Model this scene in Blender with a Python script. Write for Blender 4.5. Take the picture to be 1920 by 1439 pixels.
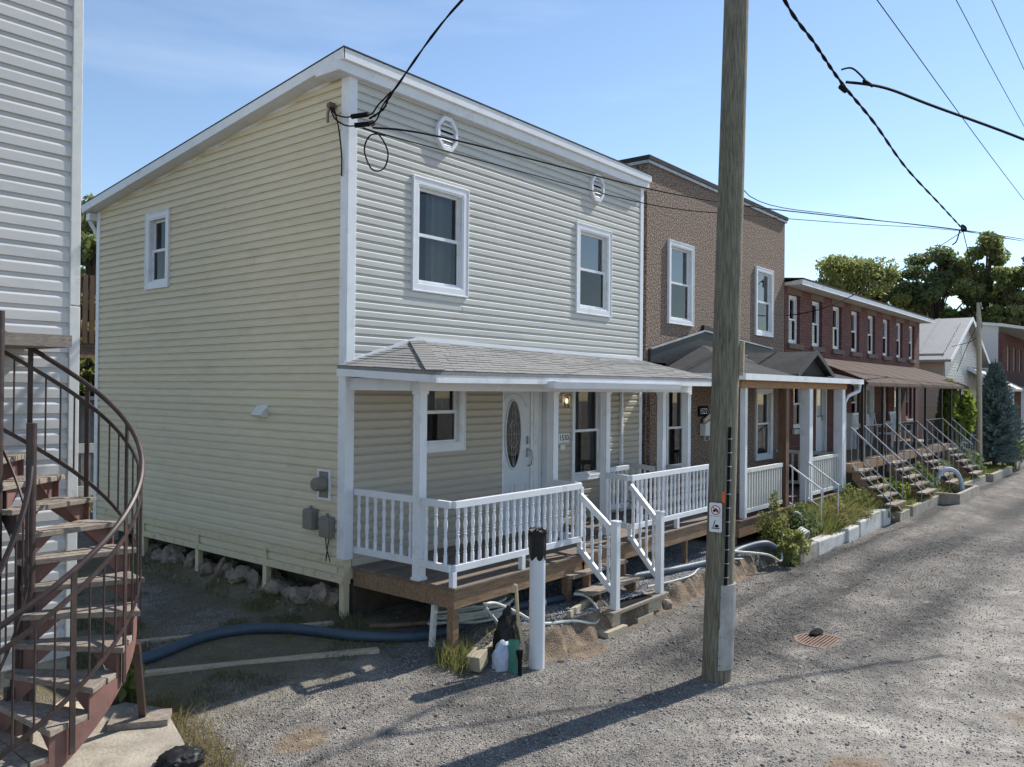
import bpy, math, random
import numpy as np
from mathutils import Vector, Matrix
random.seed(7); rng=np.random.default_rng(7)
S=bpy.context.scene
for o in list(bpy.data.objects): bpy.data.objects.remove(o)
COL=S.collection
# ------------------------------------------------------------ camera
cam=bpy.data.cameras.new('camera'); camo=bpy.data.objects.new('camera',cam); COL.objects.link(camo)
YAW,PITCH,ROLL=.8914,.0068,-.0093
fw=Vector((math.sin(YAW)*math.cos(PITCH),math.cos(YAW)*math.cos(PITCH),math.sin(PITCH)))
rt=Vector((math.cos(YAW),-math.sin(YAW),0)); upv=rt.cross(fw)
R_=rt*math.cos(ROLL)-upv*math.sin(ROLL); U_=rt*math.sin(ROLL)+upv*math.cos(ROLL)
M=Matrix((R_,U_,-fw)).transposed().to_4x4(); M.translation=Vector((-6.2298,-7.5099,2.688))
camo.matrix_world=M
cam.sensor_width=36; cam.lens=1544.48/1920*36; cam.clip_end=2000; cam.clip_start=.05
S.camera=camo
# ------------------------------------------------------------ sky and sun
SUN_EL=44; SUN_AZ=math.atan2(.982,-.19)      # clockwise from +Y
W=bpy.data.worlds.new('World'); S.world=W; W.use_nodes=True
nt=W.node_tree; bg=nt.nodes['Background']
sky=nt.nodes.new('ShaderNodeTexSky'); sky.sky_type='NISHITA'; sky.sun_disc=False
sky.sun_elevation=math.radians(SUN_EL); sky.sun_rotation=SUN_AZ
sky.air_density=1.0; sky.dust_density=.05; sky.ozone_density=1.6
tc=nt.nodes.new('ShaderNodeTexCoord'); mp=nt.nodes.new('ShaderNodeMapping'); mp.inputs['Scale'].default_value=(1.2,1.2,7)
nz=nt.nodes.new('ShaderNodeTexNoise'); nz.inputs['Scale'].default_value=1.6; nz.inputs['Detail'].default_value=7; nz.inputs['Roughness'].default_value=.55
cr=nt.nodes.new('ShaderNodeValToRGB'); cr.color_ramp.elements[0].position=.5; cr.color_ramp.elements[0].color=(0,0,0,1); cr.color_ramp.elements[1].position=.8; cr.color_ramp.elements[1].color=(.22,.22,.22,1)
mx=nt.nodes.new('ShaderNodeMix'); mx.data_type='RGBA'; mx.inputs['B'].default_value=(6.5,7.2,8,1)
nt.links.new(tc.outputs['Generated'],mp.inputs['Vector']); nt.links.new(mp.outputs['Vector'],nz.inputs['Vector']); nt.links.new(nz.outputs['Fac'],cr.inputs['Fac'])
nt.links.new(cr.outputs['Color'],mx.inputs['Factor']); nt.links.new(sky.outputs['Color'],mx.inputs['A']); nt.links.new(mx.outputs['Result'],bg.inputs['Color'])
bg.inputs['Strength'].default_value=.12
sl=bpy.data.lights.new('sun','SUN'); sl.energy=4.2; sl.angle=math.radians(.53); sl.color=(1,.955,.88)
so=bpy.data.objects.new('sun',sl); COL.objects.link(so)
sd=Vector((math.sin(SUN_AZ)*math.cos(math.radians(SUN_EL)),math.cos(SUN_AZ)*math.cos(math.radians(SUN_EL)),math.sin(math.radians(SUN_EL))))
so.rotation_euler=sd.to_track_quat('Z','Y').to_euler(); so.location=sd*60
S.view_settings.view_transform='Standard'; S.view_settings.look='None'; S.view_settings.gamma=1; S.view_settings.use_curve_mapping=False
S.view_settings.exposure=.53
S.render.resolution_x=1024; S.render.resolution_y=767

# ------------------------------------------------------------ helpers
class MB:
    def __init__(s): s.v=[]; s.f=[]
    def add(s,vs,fs):
        n=len(s.v); s.v+= [tuple(v) for v in vs]; s.f+=[tuple(i+n for i in f) for f in fs]; return s
    def box(s,x0,x1,y0,y1,z0,z1):
        return s.add([(x0,y0,z0),(x1,y0,z0),(x1,y1,z0),(x0,y1,z0),(x0,y0,z1),(x1,y0,z1),(x1,y1,z1),(x0,y1,z1)],
          [(0,3,2,1),(4,5,6,7),(0,1,5,4),(1,2,6,5),(2,3,7,6),(3,0,4,7)])
    def beam(s,p,q,w,h,up=(0,0,1)):
        p=Vector(p);q=Vector(q);d=(q-p).normalized();sd=d.cross(Vector(up))
        if sd.length<1e-4: sd=d.cross(Vector((1,0,0)))
        sd.normalize();u=sd.cross(d)
        vs=[c+sd*a*w/2+u*b*h/2 for c in(p,q) for a,b in((-1,-1),(1,-1),(1,1),(-1,1))]
        return s.add(vs,[(0,1,2,3),(4,7,6,5),(0,4,5,1),(1,5,6,2),(2,6,7,3),(3,7,4,0)])
    def prism(s,pts,axis,a,b):
        # pts 2d polygon, extruded along axis between a and b
        def mk(p,t): return {'x':(t,p[0],p[1]),'y':(p[0],t,p[1]),'z':(p[0],p[1],t)}[axis]
        n=len(pts); vs=[mk(p,a) for p in pts]+[mk(p,b) for p in pts]
        fs=[tuple(range(n))[::-1],tuple(range(n,2*n))]+[(i,(i+1)%n,n+(i+1)%n,n+i) for i in range(n)]
        return s.add(vs,fs)
    def tube(s,pts,r,n=8,cap=True):
        pts=[Vector(p) for p in pts]; k=len(pts); rs=r if isinstance(r,(list,tuple)) else [r]*k
        vs=[];ref=None
        for i,p in enumerate(pts):
            d=(pts[min(i+1,k-1)]-pts[max(i-1,0)]).normalized()
            if ref is None:
                ref=d.cross(Vector((0,0,1)))
                if ref.length<.05: ref=d.cross(Vector((1,0,0)))
            ref=(ref-d*ref.dot(d)).normalized(); b=d.cross(ref)
            vs+=[p+(ref*math.cos(2*math.pi*j/n)+b*math.sin(2*math.pi*j/n))*rs[i] for j in range(n)]
        fs=[(i*n+j,i*n+(j+1)%n,(i+1)*n+(j+1)%n,(i+1)*n+j) for i in range(k-1) for j in range(n)]
        if cap: fs+=[tuple(range(n))[::-1],tuple((k-1)*n+j for j in range(n))]
        return s.add(vs,fs)
    def lathe(s,prof,n,o=(0,0,0)):
        vs=[(o[0]+r*math.cos(2*math.pi*j/n),o[1]+r*math.sin(2*math.pi*j/n),o[2]+z) for r,z in prof for j in range(n)]
        k=len(prof)
        return s.add(vs,[(i*n+j,i*n+(j+1)%n,(i+1)*n+(j+1)%n,(i+1)*n+j) for i in range(k-1) for j in range(n)]+[tuple(range(n))[::-1],tuple((k-1)*n+j for j in range(n))])
    def rock(s,c,size,seed=0,n=2):
        r=np.random.default_rng(seed)
        import bmesh
        bm=bmesh.new(); bmesh.ops.create_icosphere(bm,subdivisions=n,radius=1)
        P=np.array([v.co[:] for v in bm.verts]); dirs=r.normal(size=(9,3)); dirs/=np.linalg.norm(dirs,axis=1)[:,None]
        off=r.uniform(.4,.8,9)
        for d,o in zip(dirs,off):
            t=P@d; P-= np.clip(t-o,0,None)[:,None]*d
        P+=r.normal(scale=.035 if n<3 else .05,size=P.shape)
        fs=[tuple(v.index for v in f.verts) for f in bm.faces]; bm.free()
        return s.add([(c[0]+p[0]*size[0],c[1]+p[1]*size[1],c[2]+p[2]*size[2]) for p in P],fs)
    def quad(s,a,b,c,d): return s.add([a,b,c,d],[(0,1,2,3)])
    def mesh(s,name,mat,smooth=False):
        me=bpy.data.meshes.new(name); me.from_pydata(s.v,[],s.f); me.update()
        if mat: me.materials.append(mat)
        if smooth:
            me.polygons.foreach_set('use_smooth',[True]*len(me.polygons))
            try: me.set_sharp_from_angle(angle=math.radians(40))
            except Exception: pass
        return me
    def build(s,name,mat,parent=None,smooth=False,loc=None,bevel=0):
        return place(s.mesh(name,mat,smooth),name,parent,loc,bevel=bevel)
    def xf(s,Mx):
        s.v=[tuple(Mx@Vector(v)) for v in s.v]; return s
def place(me,name,parent=None,loc=None,rot=None,bevel=0):
    o=bpy.data.objects.new(name,me); COL.objects.link(o)
    if loc is not None: o.location=loc
    if rot is not None: o.rotation_euler=rot
    if parent is not None:
        o.parent=parent; o.matrix_parent_inverse=Matrix.Translation(-WLOC.get(parent.name,Vector()))
    if bevel:
        m=o.modifiers.new('bevel','BEVEL'); m.width=bevel; m.segments=2; m.limit_method='ANGLE'
    return o
WLOC={}
def thing(name,label,cat,loc=(0,0,0),group=None):
    o=bpy.data.objects.new(name,None); COL.objects.link(o); o.location=loc; o.empty_display_size=.2
    WLOC[o.name]=Vector(loc); tag(o,label,cat,group); return o
def tag(o,label,cat,group=None):
    o['label']=label; o['category']=cat
    if group: o['group']=group
    return o
def struct(o): o['kind']='structure'; return o
def stuff(o,label,cat):
    o['kind']='stuff'; o['label']=label; o['category']=cat; return o
def V(*a): return Vector(a)

# ------------------------------------------------------------ materials
def mat(name,col,rough=.6,var=.12,scale=6,col2=None,bump=0,bscale=40,metal=0,stretch=(1,1,1),rand=0,spec=.4,detail=5,dirt=None,dirtscale=2,sharp=.2):
    m=bpy.data.materials.new(name); m.use_nodes=True; t=m.node_tree; b=t.nodes['Principled BSDF']
    b.inputs['Roughness'].default_value=rough; b.inputs['Metallic'].default_value=metal; b.inputs['Specular IOR Level'].default_value=spec
    c=t.nodes.new('ShaderNodeTexCoord'); mp=t.nodes.new('ShaderNodeMapping'); mp.inputs['Scale'].default_value=stretch
    t.links.new(c.outputs['Object'],mp.inputs['Vector'])
    n=t.nodes.new('ShaderNodeTexNoise'); n.inputs['Scale'].default_value=scale; n.inputs['Detail'].default_value=detail; n.inputs['Roughness'].default_value=.6
    t.links.new(mp.outputs['Vector'],n.inputs['Vector'])
    r=t.nodes.new('ShaderNodeValToRGB'); r.color_ramp.elements[0].position=.5-sharp; r.color_ramp.elements[1].position=.5+sharp
    c2=col2 or tuple(x*(1+var) for x in col); c1=col if col2 else tuple(x*(1-var) for x in col)
    r.color_ramp.elements[0].color=(*c1,1); r.color_ramp.elements[1].color=(*c2,1)
    t.links.new(n.outputs['Fac'],r.inputs['Fac']); out=r.outputs['Color']
    if dirt:
        n2=t.nodes.new('ShaderNodeTexNoise'); n2.inputs['Scale'].default_value=dirtscale; n2.inputs['Detail'].default_value=9; n2.inputs['Roughness'].default_value=.7
        t.links.new(mp.outputs['Vector'],n2.inputs['Vector'])
        r2=t.nodes.new('ShaderNodeValToRGB'); r2.color_ramp.elements[0].position=.55; r2.color_ramp.elements[1].position=.72
        t.links.new(n2.outputs['Fac'],r2.inputs['Fac'])
        mxx=t.nodes.new('ShaderNodeMix'); mxx.data_type='RGBA'; mxx.inputs['B'].default_value=(*dirt,1)
        t.links.new(r2.outputs['Color'],mxx.inputs['Factor']); t.links.new(out,mxx.inputs['A']); out=mxx.outputs['Result']
    if rand:
        oi=t.nodes.new('ShaderNodeObjectInfo'); hs=t.nodes.new('ShaderNodeHueSaturation'); mr=t.nodes.new('ShaderNodeMapRange')
        mr.inputs['To Min'].default_value=1-rand; mr.inputs['To Max'].default_value=1+rand
        t.links.new(oi.outputs['Random'],mr.inputs['Value']); t.links.new(mr.outputs['Result'],hs.inputs['Value']); t.links.new(out,hs.inputs['Color']); out=hs.outputs['Color']
    t.links.new(out,b.inputs['Base Color'])
    if bump:
        nb=t.nodes.new('ShaderNodeTexNoise'); nb.inputs['Scale'].default_value=bscale; nb.inputs['Detail'].default_value=4
        t.links.new(mp.outputs['Vector'],nb.inputs['Vector'])
        bp=t.nodes.new('ShaderNodeBump'); bp.inputs['Strength'].default_value=min(1,bump); bp.inputs['Distance'].default_value=.01*max(1,bump)
        t.links.new(nb.outputs['Fac'],bp.inputs['Height']); t.links.new(bp.outputs['Normal'],b.inputs['Normal'])
    return m
def bsdf(m): return m.node_tree.nodes['Principled BSDF']
MA={}
MA['cream']=mat('cream_vinyl',(.63,.56,.415),.5,.05,3,rand=.035,spec=.25,bump=.05,bscale=90,stretch=(1,1,6),dirt=(.53,.47,.35),dirtscale=.9)
MA['grey']=mat('grey_vinyl',(.55,.55,.515),.6,.05,3,rand=.045,spec=.2,bump=.05,bscale=90,stretch=(1,1,6),dirt=(.48,.48,.45),dirtscale=.7)
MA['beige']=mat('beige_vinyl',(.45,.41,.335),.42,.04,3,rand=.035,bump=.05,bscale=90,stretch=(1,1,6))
MA['lgrey']=mat('old_white_vinyl',(.56,.55,.53),.4,.04,2,rand=.03,bump=.06,bscale=60,stretch=(1,1,5),dirt=(.48,.48,.48),dirtscale=1.5)
MA['white']=mat('white_trim',(.74,.76,.79),.45,.05,3,dirt=(.58,.58,.56),dirtscale=3.5)
MA['oldwhite']=mat('weathered_white_paint',(.66,.66,.62),.6,.07,8,dirt=(.42,.38,.31),dirtscale=5)
MA['creampaint']=mat('cream_painted_wood',(.60,.53,.36),.65,.07,8,dirt=(.3,.27,.19),dirtscale=9,bump=.2)
MA['shingle']=mat('grey_asphalt_shingle',(.25,.245,.235),.9,.25,60,bump=.5,bscale=300,detail=3)
MA['roofdark']=mat('dark_roll_roofing',(.042,.043,.046),.9,.25,5,bump=.3,bscale=150,dirt=(.065,.065,.065),spec=.2)
MA['black']=mat('black_rubber',(.012,.012,.013),.85,.2,10,spec=.1)
MA['membrane']=mat('black_membrane',(.016,.016,.018),.55,.3,6,bump=.5,bscale=14)
MA['deck']=mat('weathered_deck_wood',(.17,.135,.107),.75,.3,5,stretch=(1,9,9),rand=.18,bump=.25,bscale=30,dirt=(.21,.18,.15),dirtscale=3)
MA['rim']=mat('treated_rim_wood',(.27,.175,.105),.75,.35,4,stretch=(1,8,8),rand=.12,bump=.25,bscale=30,dirt=(.08,.05,.03),dirtscale=5)
MA['rawwood']=mat('raw_orange_timber',(.36,.20,.095),.7,.3,4,stretch=(1,8,8),rand=.1,dirt=(.25,.15,.08))
MA['brownpost']=mat('brown_stained_post',(.15,.085,.05),.7,.3,4,stretch=(8,8,1))
MA['lumber']=mat('grey_lumber',(.46,.39,.28),.8,.2,5,stretch=(1.5,9,9),rand=.1,bump=.2,dirt=(.2,.17,.13))
MA['tread']=mat('weathered_stair_tread',(.27,.225,.185),.8,.3,7,rand=.15,stretch=(3,3,10),bump=.3,bscale=40,dirt=(.12,.095,.075),dirtscale=4)
MA['rust']=mat('rusty_red_steel',(.19,.098,.082),.65,.2,5,dirt=(.11,.045,.03),dirtscale=6,bump=.15,bscale=30)
MA['darksteel']=mat('brown_painted_steel',(.055,.038,.035),.42,.3,9,dirt=(.1,.055,.04),dirtscale=9)
MA['iron']=mat('black_wrought_iron',(.018,.018,.02),.5,.2,9)
MA['galv']=mat('galvanised_steel',(.36,.37,.38),.5,.2,7,metal=.55,dirt=(.25,.25,.25),dirtscale=8,bump=.1)
MA['pole']=mat('weathered_pole_wood',(.225,.21,.155),.85,.5,7,stretch=(9,9,.5),bump=2.5,bscale=14,dirt=(.085,.078,.055),dirtscale=3,detail=8)
MA['greyplastic']=mat('grey_utility_plastic',(.2,.19,.165),.6,.12,8)
MA['stucco']=mat('brown_pebble_stucco',(.08,.056,.044),.95,.2,32,col2=(.38,.285,.225),bump=4,bscale=29,detail=3,sharp=.1)
MA['concrete']=mat('old_concrete',(.36,.32,.26),.9,.35,5,bump=.8,bscale=40,dirt=(.17,.135,.1),dirtscale=2.5,detail=9)
MA['whiteblock']=mat('whitewashed_concrete_block',(.56,.55,.52),.9,.15,5,bump=1,bscale=40,dirt=(.3,.28,.24),dirtscale=3.5)
MA['stone']=mat('foundation_stone',(.24,.195,.155),.9,.3,5,bump=1.5,bscale=12,dirt=(.14,.11,.085),dirtscale=4)
MA['earth']=mat('tan_earth',(.20,.135,.085),.95,.3,6,bump=2,bscale=20,dirt=(.1,.07,.045),dirtscale=7)
MA['bluehose']=mat('blue_flat_hose',(.055,.082,.115),.5,.15,8,dirt=(.05,.08,.12),dirtscale=7)
MA['whitehose']=mat('dirty_white_hose',(.5,.52,.48),.5,.12,8,dirt=(.33,.33,.28),dirtscale=9)
MA['tanhose']=mat('yellowed_clear_hose',(.55,.43,.27),.4,.12,8)
MA['pvc']=mat('white_pvc',(.68,.71,.74),.35,.03,3,dirt=(.55,.55,.52),dirtscale=2)
MA['green']=mat('green_plastic',(.07,.24,.17),.45,.15,5)
MA['plasticbag']=mat('black_plastic_bag',(.014,.014,.015),.5,.3,20,bump=.6,bscale=30,spec=.3)
MA['cloth']=mat('pale_blue_cloth',(.5,.55,.66),.9,.12,10)
MA['dark']=mat('dark_interior',(.03,.03,.032),.9,.2,3)  # near-black colour stands in for unlit space behind openings
MA['curtain']=mat('pale_curtain',(.42,.43,.44),.9,.1,4)
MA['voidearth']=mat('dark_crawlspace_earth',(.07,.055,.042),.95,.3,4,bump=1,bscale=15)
MA['awning']=mat('brown_awning_sheet',(.085,.056,.043),.85,.18,3,dirt=(.06,.04,.032),dirtscale=4,spec=.15)
MA['tin']=mat('grey_tin_roof',(.30,.29,.275),.55,.1,3,dirt=(.22,.21,.195),dirtscale=1.5)
MA['lintel']=mat('brown_stone_lintel',(.17,.125,.1),.9,.2,5,bump=.3)
MA['door']=mat('white_steel_door',(.62,.66,.70),.4,.04,3)
MA['leafA']=mat('leaf_green',(.17,.205,.06),.6,.3,.6,col2=(.33,.33,.11),rand=.1)
MA['leafB']=mat('leaf_dark_green',(.11,.15,.065),.6,.3,.7,col2=(.21,.25,.10),rand=.1)
MA['leafC']=mat('leaf_yellow_green',(.10,.15,.02),.55,.3,3,col2=(.22,.27,.05))
MA['leafO']=mat('leaf_autumn_green',(.15,.195,.065),.6,.3,.5,col2=(.29,.31,.11))
MA['spruce']=mat('blue_spruce_needles',(.085,.13,.125),.7,.3,2,col2=(.21,.28,.28))
MA['weed']=mat('weed_green',(.13,.165,.045),.7,.3,3,col2=(.28,.27,.10))
MA['drygrass']=mat('dry_grass',(.16,.15,.055),.8,.3,3,col2=(.34,.28,.14))
MA['lawn']=mat('lawn_green',(.09,.13,.022),.8,.3,3,col2=(.2,.2,.06))
MA['moss']=mat('moss_green',(.08,.09,.03),.9,.3,3,col2=(.17,.16,.065))
MA['bark']=mat('tree_bark',(.075,.06,.045),.9,.3,5,bump=.5)
MA['metalrust']=mat('rusty_iron_grate',(.2,.125,.09),.75,.25,20,bump=.3,dirt=(.1,.05,.03),dirtscale=9)
MA['lampglass']=mat('lamp_glass',(.6,.55,.45),.2,.05,4)
for k in ('leafA','leafB','leafC','leafO','weed','lawn','drygrass'):
    t=MA[k].node_tree; b=t.nodes['Principled BSDF']; out=t.nodes['Material Output']; tr=t.nodes.new('ShaderNodeBsdfTranslucent'); ms=t.nodes.new('ShaderNodeMixShader'); ms.inputs[0].default_value=.58
    src=b.inputs['Base Color'].links[0].from_socket; t.links.new(src,tr.inputs['Color']); t.links.new(b.outputs[0],ms.inputs[1]); t.links.new(tr.outputs[0],ms.inputs[2]); t.links.new(ms.outputs[0],out.inputs['Surface'])
def glassmat():
    m=bpy.data.materials.new('window_glass'); m.use_nodes=True; t=m.node_tree; t.nodes.clear()
    o=t.nodes.new('ShaderNodeOutputMaterial'); tr=t.nodes.new('ShaderNodeBsdfTransparent'); tr.inputs['Color'].default_value=(.62,.66,.66,1)
    g=t.nodes.new('ShaderNodeBsdfGlossy'); g.inputs['Roughness'].default_value=.02
    f=t.nodes.new('ShaderNodeFresnel'); f.inputs['IOR'].default_value=1.6
    n=t.nodes.new('ShaderNodeTexNoise'); n.inputs['Scale'].default_value=1.5; c=t.nodes.new('ShaderNodeTexCoord'); bp=t.nodes.new('ShaderNodeBump'); bp.inputs['Strength'].default_value=.04
    t.links.new(c.outputs['Object'],n.inputs['Vector']); t.links.new(n.outputs['Fac'],bp.inputs['Height']); t.links.new(bp.outputs['Normal'],g.inputs['Normal'])
    mx=t.nodes.new('ShaderNodeMixShader'); t.links.new(f.outputs['Fac'],mx.inputs['Fac']); t.links.new(tr.outputs[0],mx.inputs[1]); t.links.new(g.outputs[0],mx.inputs[2]); t.links.new(mx.outputs[0],o.inputs['Surface'])
    return m
MA['glass']=glassmat(); MA['glass2']=glassmat(); MA['glass2'].name='reflective_glass'; [setattr(n.inputs['IOR'],'default_value',2.6) for n in MA['glass2'].node_tree.nodes if n.type=='FRESNEL']
def brickmat():
    m=bpy.data.materials.new('dark_red_brick'); m.use_nodes=True; t=m.node_tree; b=t.nodes['Principled BSDF']; b.inputs['Roughness'].default_value=.85
    c=t.nodes.new('ShaderNodeTexCoord'); sp=t.nodes.new('ShaderNodeSeparateXYZ'); cb=t.nodes.new('ShaderNodeCombineXYZ'); ad=t.nodes.new('ShaderNodeMath')
    t.links.new(c.outputs['Object'],sp.inputs[0]); t.links.new(sp.outputs['X'],ad.inputs[0]); t.links.new(sp.outputs['Y'],ad.inputs[1])
    t.links.new(ad.outputs[0],cb.inputs['X']); t.links.new(sp.outputs['Z'],cb.inputs['Y'])
    br=t.nodes.new('ShaderNodeTexBrick'); br.inputs['Scale'].default_value=1; br.inputs['Brick Width'].default_value=.21; br.inputs['Row Height'].default_value=.075; br.inputs['Mortar Size'].default_value=.011
    br.inputs['Color1'].default_value=(.21,.066,.052,1); br.inputs['Color2'].default_value=(.12,.038,.034,1); br.inputs['Mortar'].default_value=(.07,.045,.04,1)
    t.links.new(cb.outputs[0],br.inputs['Vector']); t.links.new(br.outputs['Color'],b.inputs['Base Color'])
    bp=t.nodes.new('ShaderNodeBump'); bp.inputs['Distance'].default_value=.006; bp.invert=True; t.links.new(br.outputs['Fac'],bp.inputs['Height']); t.links.new(bp.outputs['Normal'],b.inputs['Normal'])
    return m
MA['brick']=brickmat()

# ------------------------------------------------------------ ground
def smooth(a,b,x):
    t=np.clip((x-a)/(b-a),0,1); return t*t*(3-2*t)
_ph=rng.uniform(0,6.28,(40,)); _kd=rng.normal(size=(40,2)); _kd/=np.linalg.norm(_kd,axis=1)[:,None]
def noise2(x,y,s,n=8,o=0):
    r=0
    for i in range(n):
        k=_kd[(i+o)%40]*s*(1+.35*i); r=r+np.sin(x*k[0]+y*k[1]+_ph[(i*3+o)%40]+1.7*np.sin(x*k[1]*.6-y*k[0]*.6+_ph[(i+o+5)%40]))/(1+.35*i)
    return r/n*1.7
def gz(x,y):
    x=np.asarray(x,float); y=np.asarray(y,float)
    road=-.26+.014*noise2(x,y,1.1)+.009*noise2(x,y,5,o=9)+.004*noise2(x,y,14,o=2)
    for yc,a,w in ((-2.95,.075,.11),(-3.2,.06,.1),(-3.75,.055,.13),(-4.5,.045,.16),(-4.95,.035,.14)):
        yy=yc+.12*np.sin(x*.5+yc)+.05*np.sin(x*1.7); road=road+a*np.exp(-((y-yy)/w)**2)*smooth(1.6,3.5,x)*(.6+.4*np.sin(x*.9+yc*3))
    road=road-.05*np.exp(-(((x-3.8)/.6)**2+((y+4.2)/.5)**2))
    yard=.0+.02*noise2(x,y,2.2,o=4)-.07*smooth(7,9,x)
    yard=yard+(.17+.03*noise2(x,y,6,o=13))*smooth(-.32,.12,x+.06*noise2(x,y,5,o=17))*smooth(.0,.35,y)*(1-smooth(6,6.6,x))*(1-smooth(6,6.5,y))
    sharp=smooth(.3,1.0,x)*(1-smooth(24,30,x))
    ye=-2.12+.14*noise2(x,y*0,2.0,o=3)+.09*noise2(x,y,9,o=5)
    a=smooth(ye-.07,ye+.09,y)
    b=smooth(-2.5,-.1,y+.12*noise2(x,y,1.5,o=7))
    e=a*sharp+b*(1-sharp)
    return road*(1-e)+yard*e
def axis(lo,hi,step,far,n):
    g=np.geomspace(step,far,n); a=np.cumsum(g)
    return np.concatenate([lo-a[::-1],np.arange(lo,hi,step),hi+a])
gx=axis(-5,9,.04,24,42); gy=axis(-7.5,1.6,.04,24,42)
X,Y=np.meshgrid(gx,gy,indexing='ij'); Z=gz(X,Y)
nx,ny=X.shape
me=bpy.data.meshes.new('ground')
idx=np.arange(nx*ny).reshape(nx,ny)
F=np.stack([idx[:-1,:-1],idx[1:,:-1],idx[1:,1:],idx[:-1,1:]],-1).reshape(-1,4)
me.vertices.add(nx*ny); me.vertices.foreach_set('co',np.stack([X,Y,Z],-1).reshape(-1))
me.loops.add(len(F)*4); me.polygons.add(len(F)); me.loops.foreach_set('vertex_index',F.reshape(-1)); me.polygons.foreach_set('loop_start',np.arange(len(F))*4)
me.polygons.foreach_set('use_smooth',np.ones(len(F),bool)); me.update(); me.validate()
# zones: R tan earth / sand, G moss and thin grass, B pale compacted gravel
def zones(x,y):
    n1=noise2(x,y,1.3,o=11); n2=noise2(x,y,3.5,o=15)
    bank=np.exp(-((y+2.12)/.16)**2)*smooth(.6,1.1,x)*(1-smooth(6.6,7.2,x))
    def blob(cx,cy,rx,ry,k=.5): return smooth(1.1,.3,np.hypot((x-cx)/rx,(y-cy)/ry)+k*n2*.6+.25*n1)
    tan=np.maximum.reduce([bank*1.2,blob(-2.0,-1.9,.45,.3),blob(1.55,-2.35,.5,.22),blob(.3,-5.6,.8,.4),blob(-.7,-5.0,.5,.4),blob(2.6,-6.6,.8,.5)*.8,blob(8.6,-2.4,1.2,.3)*.6])
    moss=smooth(-.3,.5,n1*.9+n2*.5+.35)*smooth(-1.6,-.4,y)*(1-smooth(.2,.8,x))*smooth(-9,-3,x)
    moss=np.maximum(moss,np.exp(-((x+.25)/.35)**2)*smooth(-.6,.2,y)*.9)
    moss=np.maximum(moss,smooth(-2.3,-1.9,y)*smooth(7,8,x)*.9)
    moss=np.maximum(moss,smooth(3,5,y)*(1-smooth(-.5,.5,x)))
    pale=smooth(.15,.75,(-y-3.1-.12*(x-2)+.6*n1*.5)*.35+.25*n2)*smooth(-1,1.5,x+.4*n1)
    dk=0
    for yc,w,a in ((-2.78,.25,1.1),(-3.45,.38,1.2),(-4.7,.4,.8)):
        yy=yc-.07*(x-4)*(yc<-3)+.14*np.sin(x*.55+yc)+.07*np.sin(x*1.6+2*yc); dk=np.maximum(dk,a*np.exp(-((y-yy)/w)**2)*smooth(.9,2.4,x)*(.75+.3*np.sin(x*.8+yc*2)+.35*n2))
    dk=np.maximum(dk,.8*np.exp(-((np.hypot((x-3.9)/1.2,(y+4.3)/.9)-1)/.22)**2)*smooth(-.6,.5,n1+n2*.5))
    zones.dark=np.clip(dk,0,1)
    return np.clip(tan,0,1),np.clip(moss,0,1),np.clip(pale,0,1)
T,G,B=zones(X,Y)
ca=me.color_attributes.new('zone','FLOAT_COLOR','POINT'); ca.data.foreach_set('color',np.stack([T,G,B,zones.dark],-1).reshape(-1))
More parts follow.
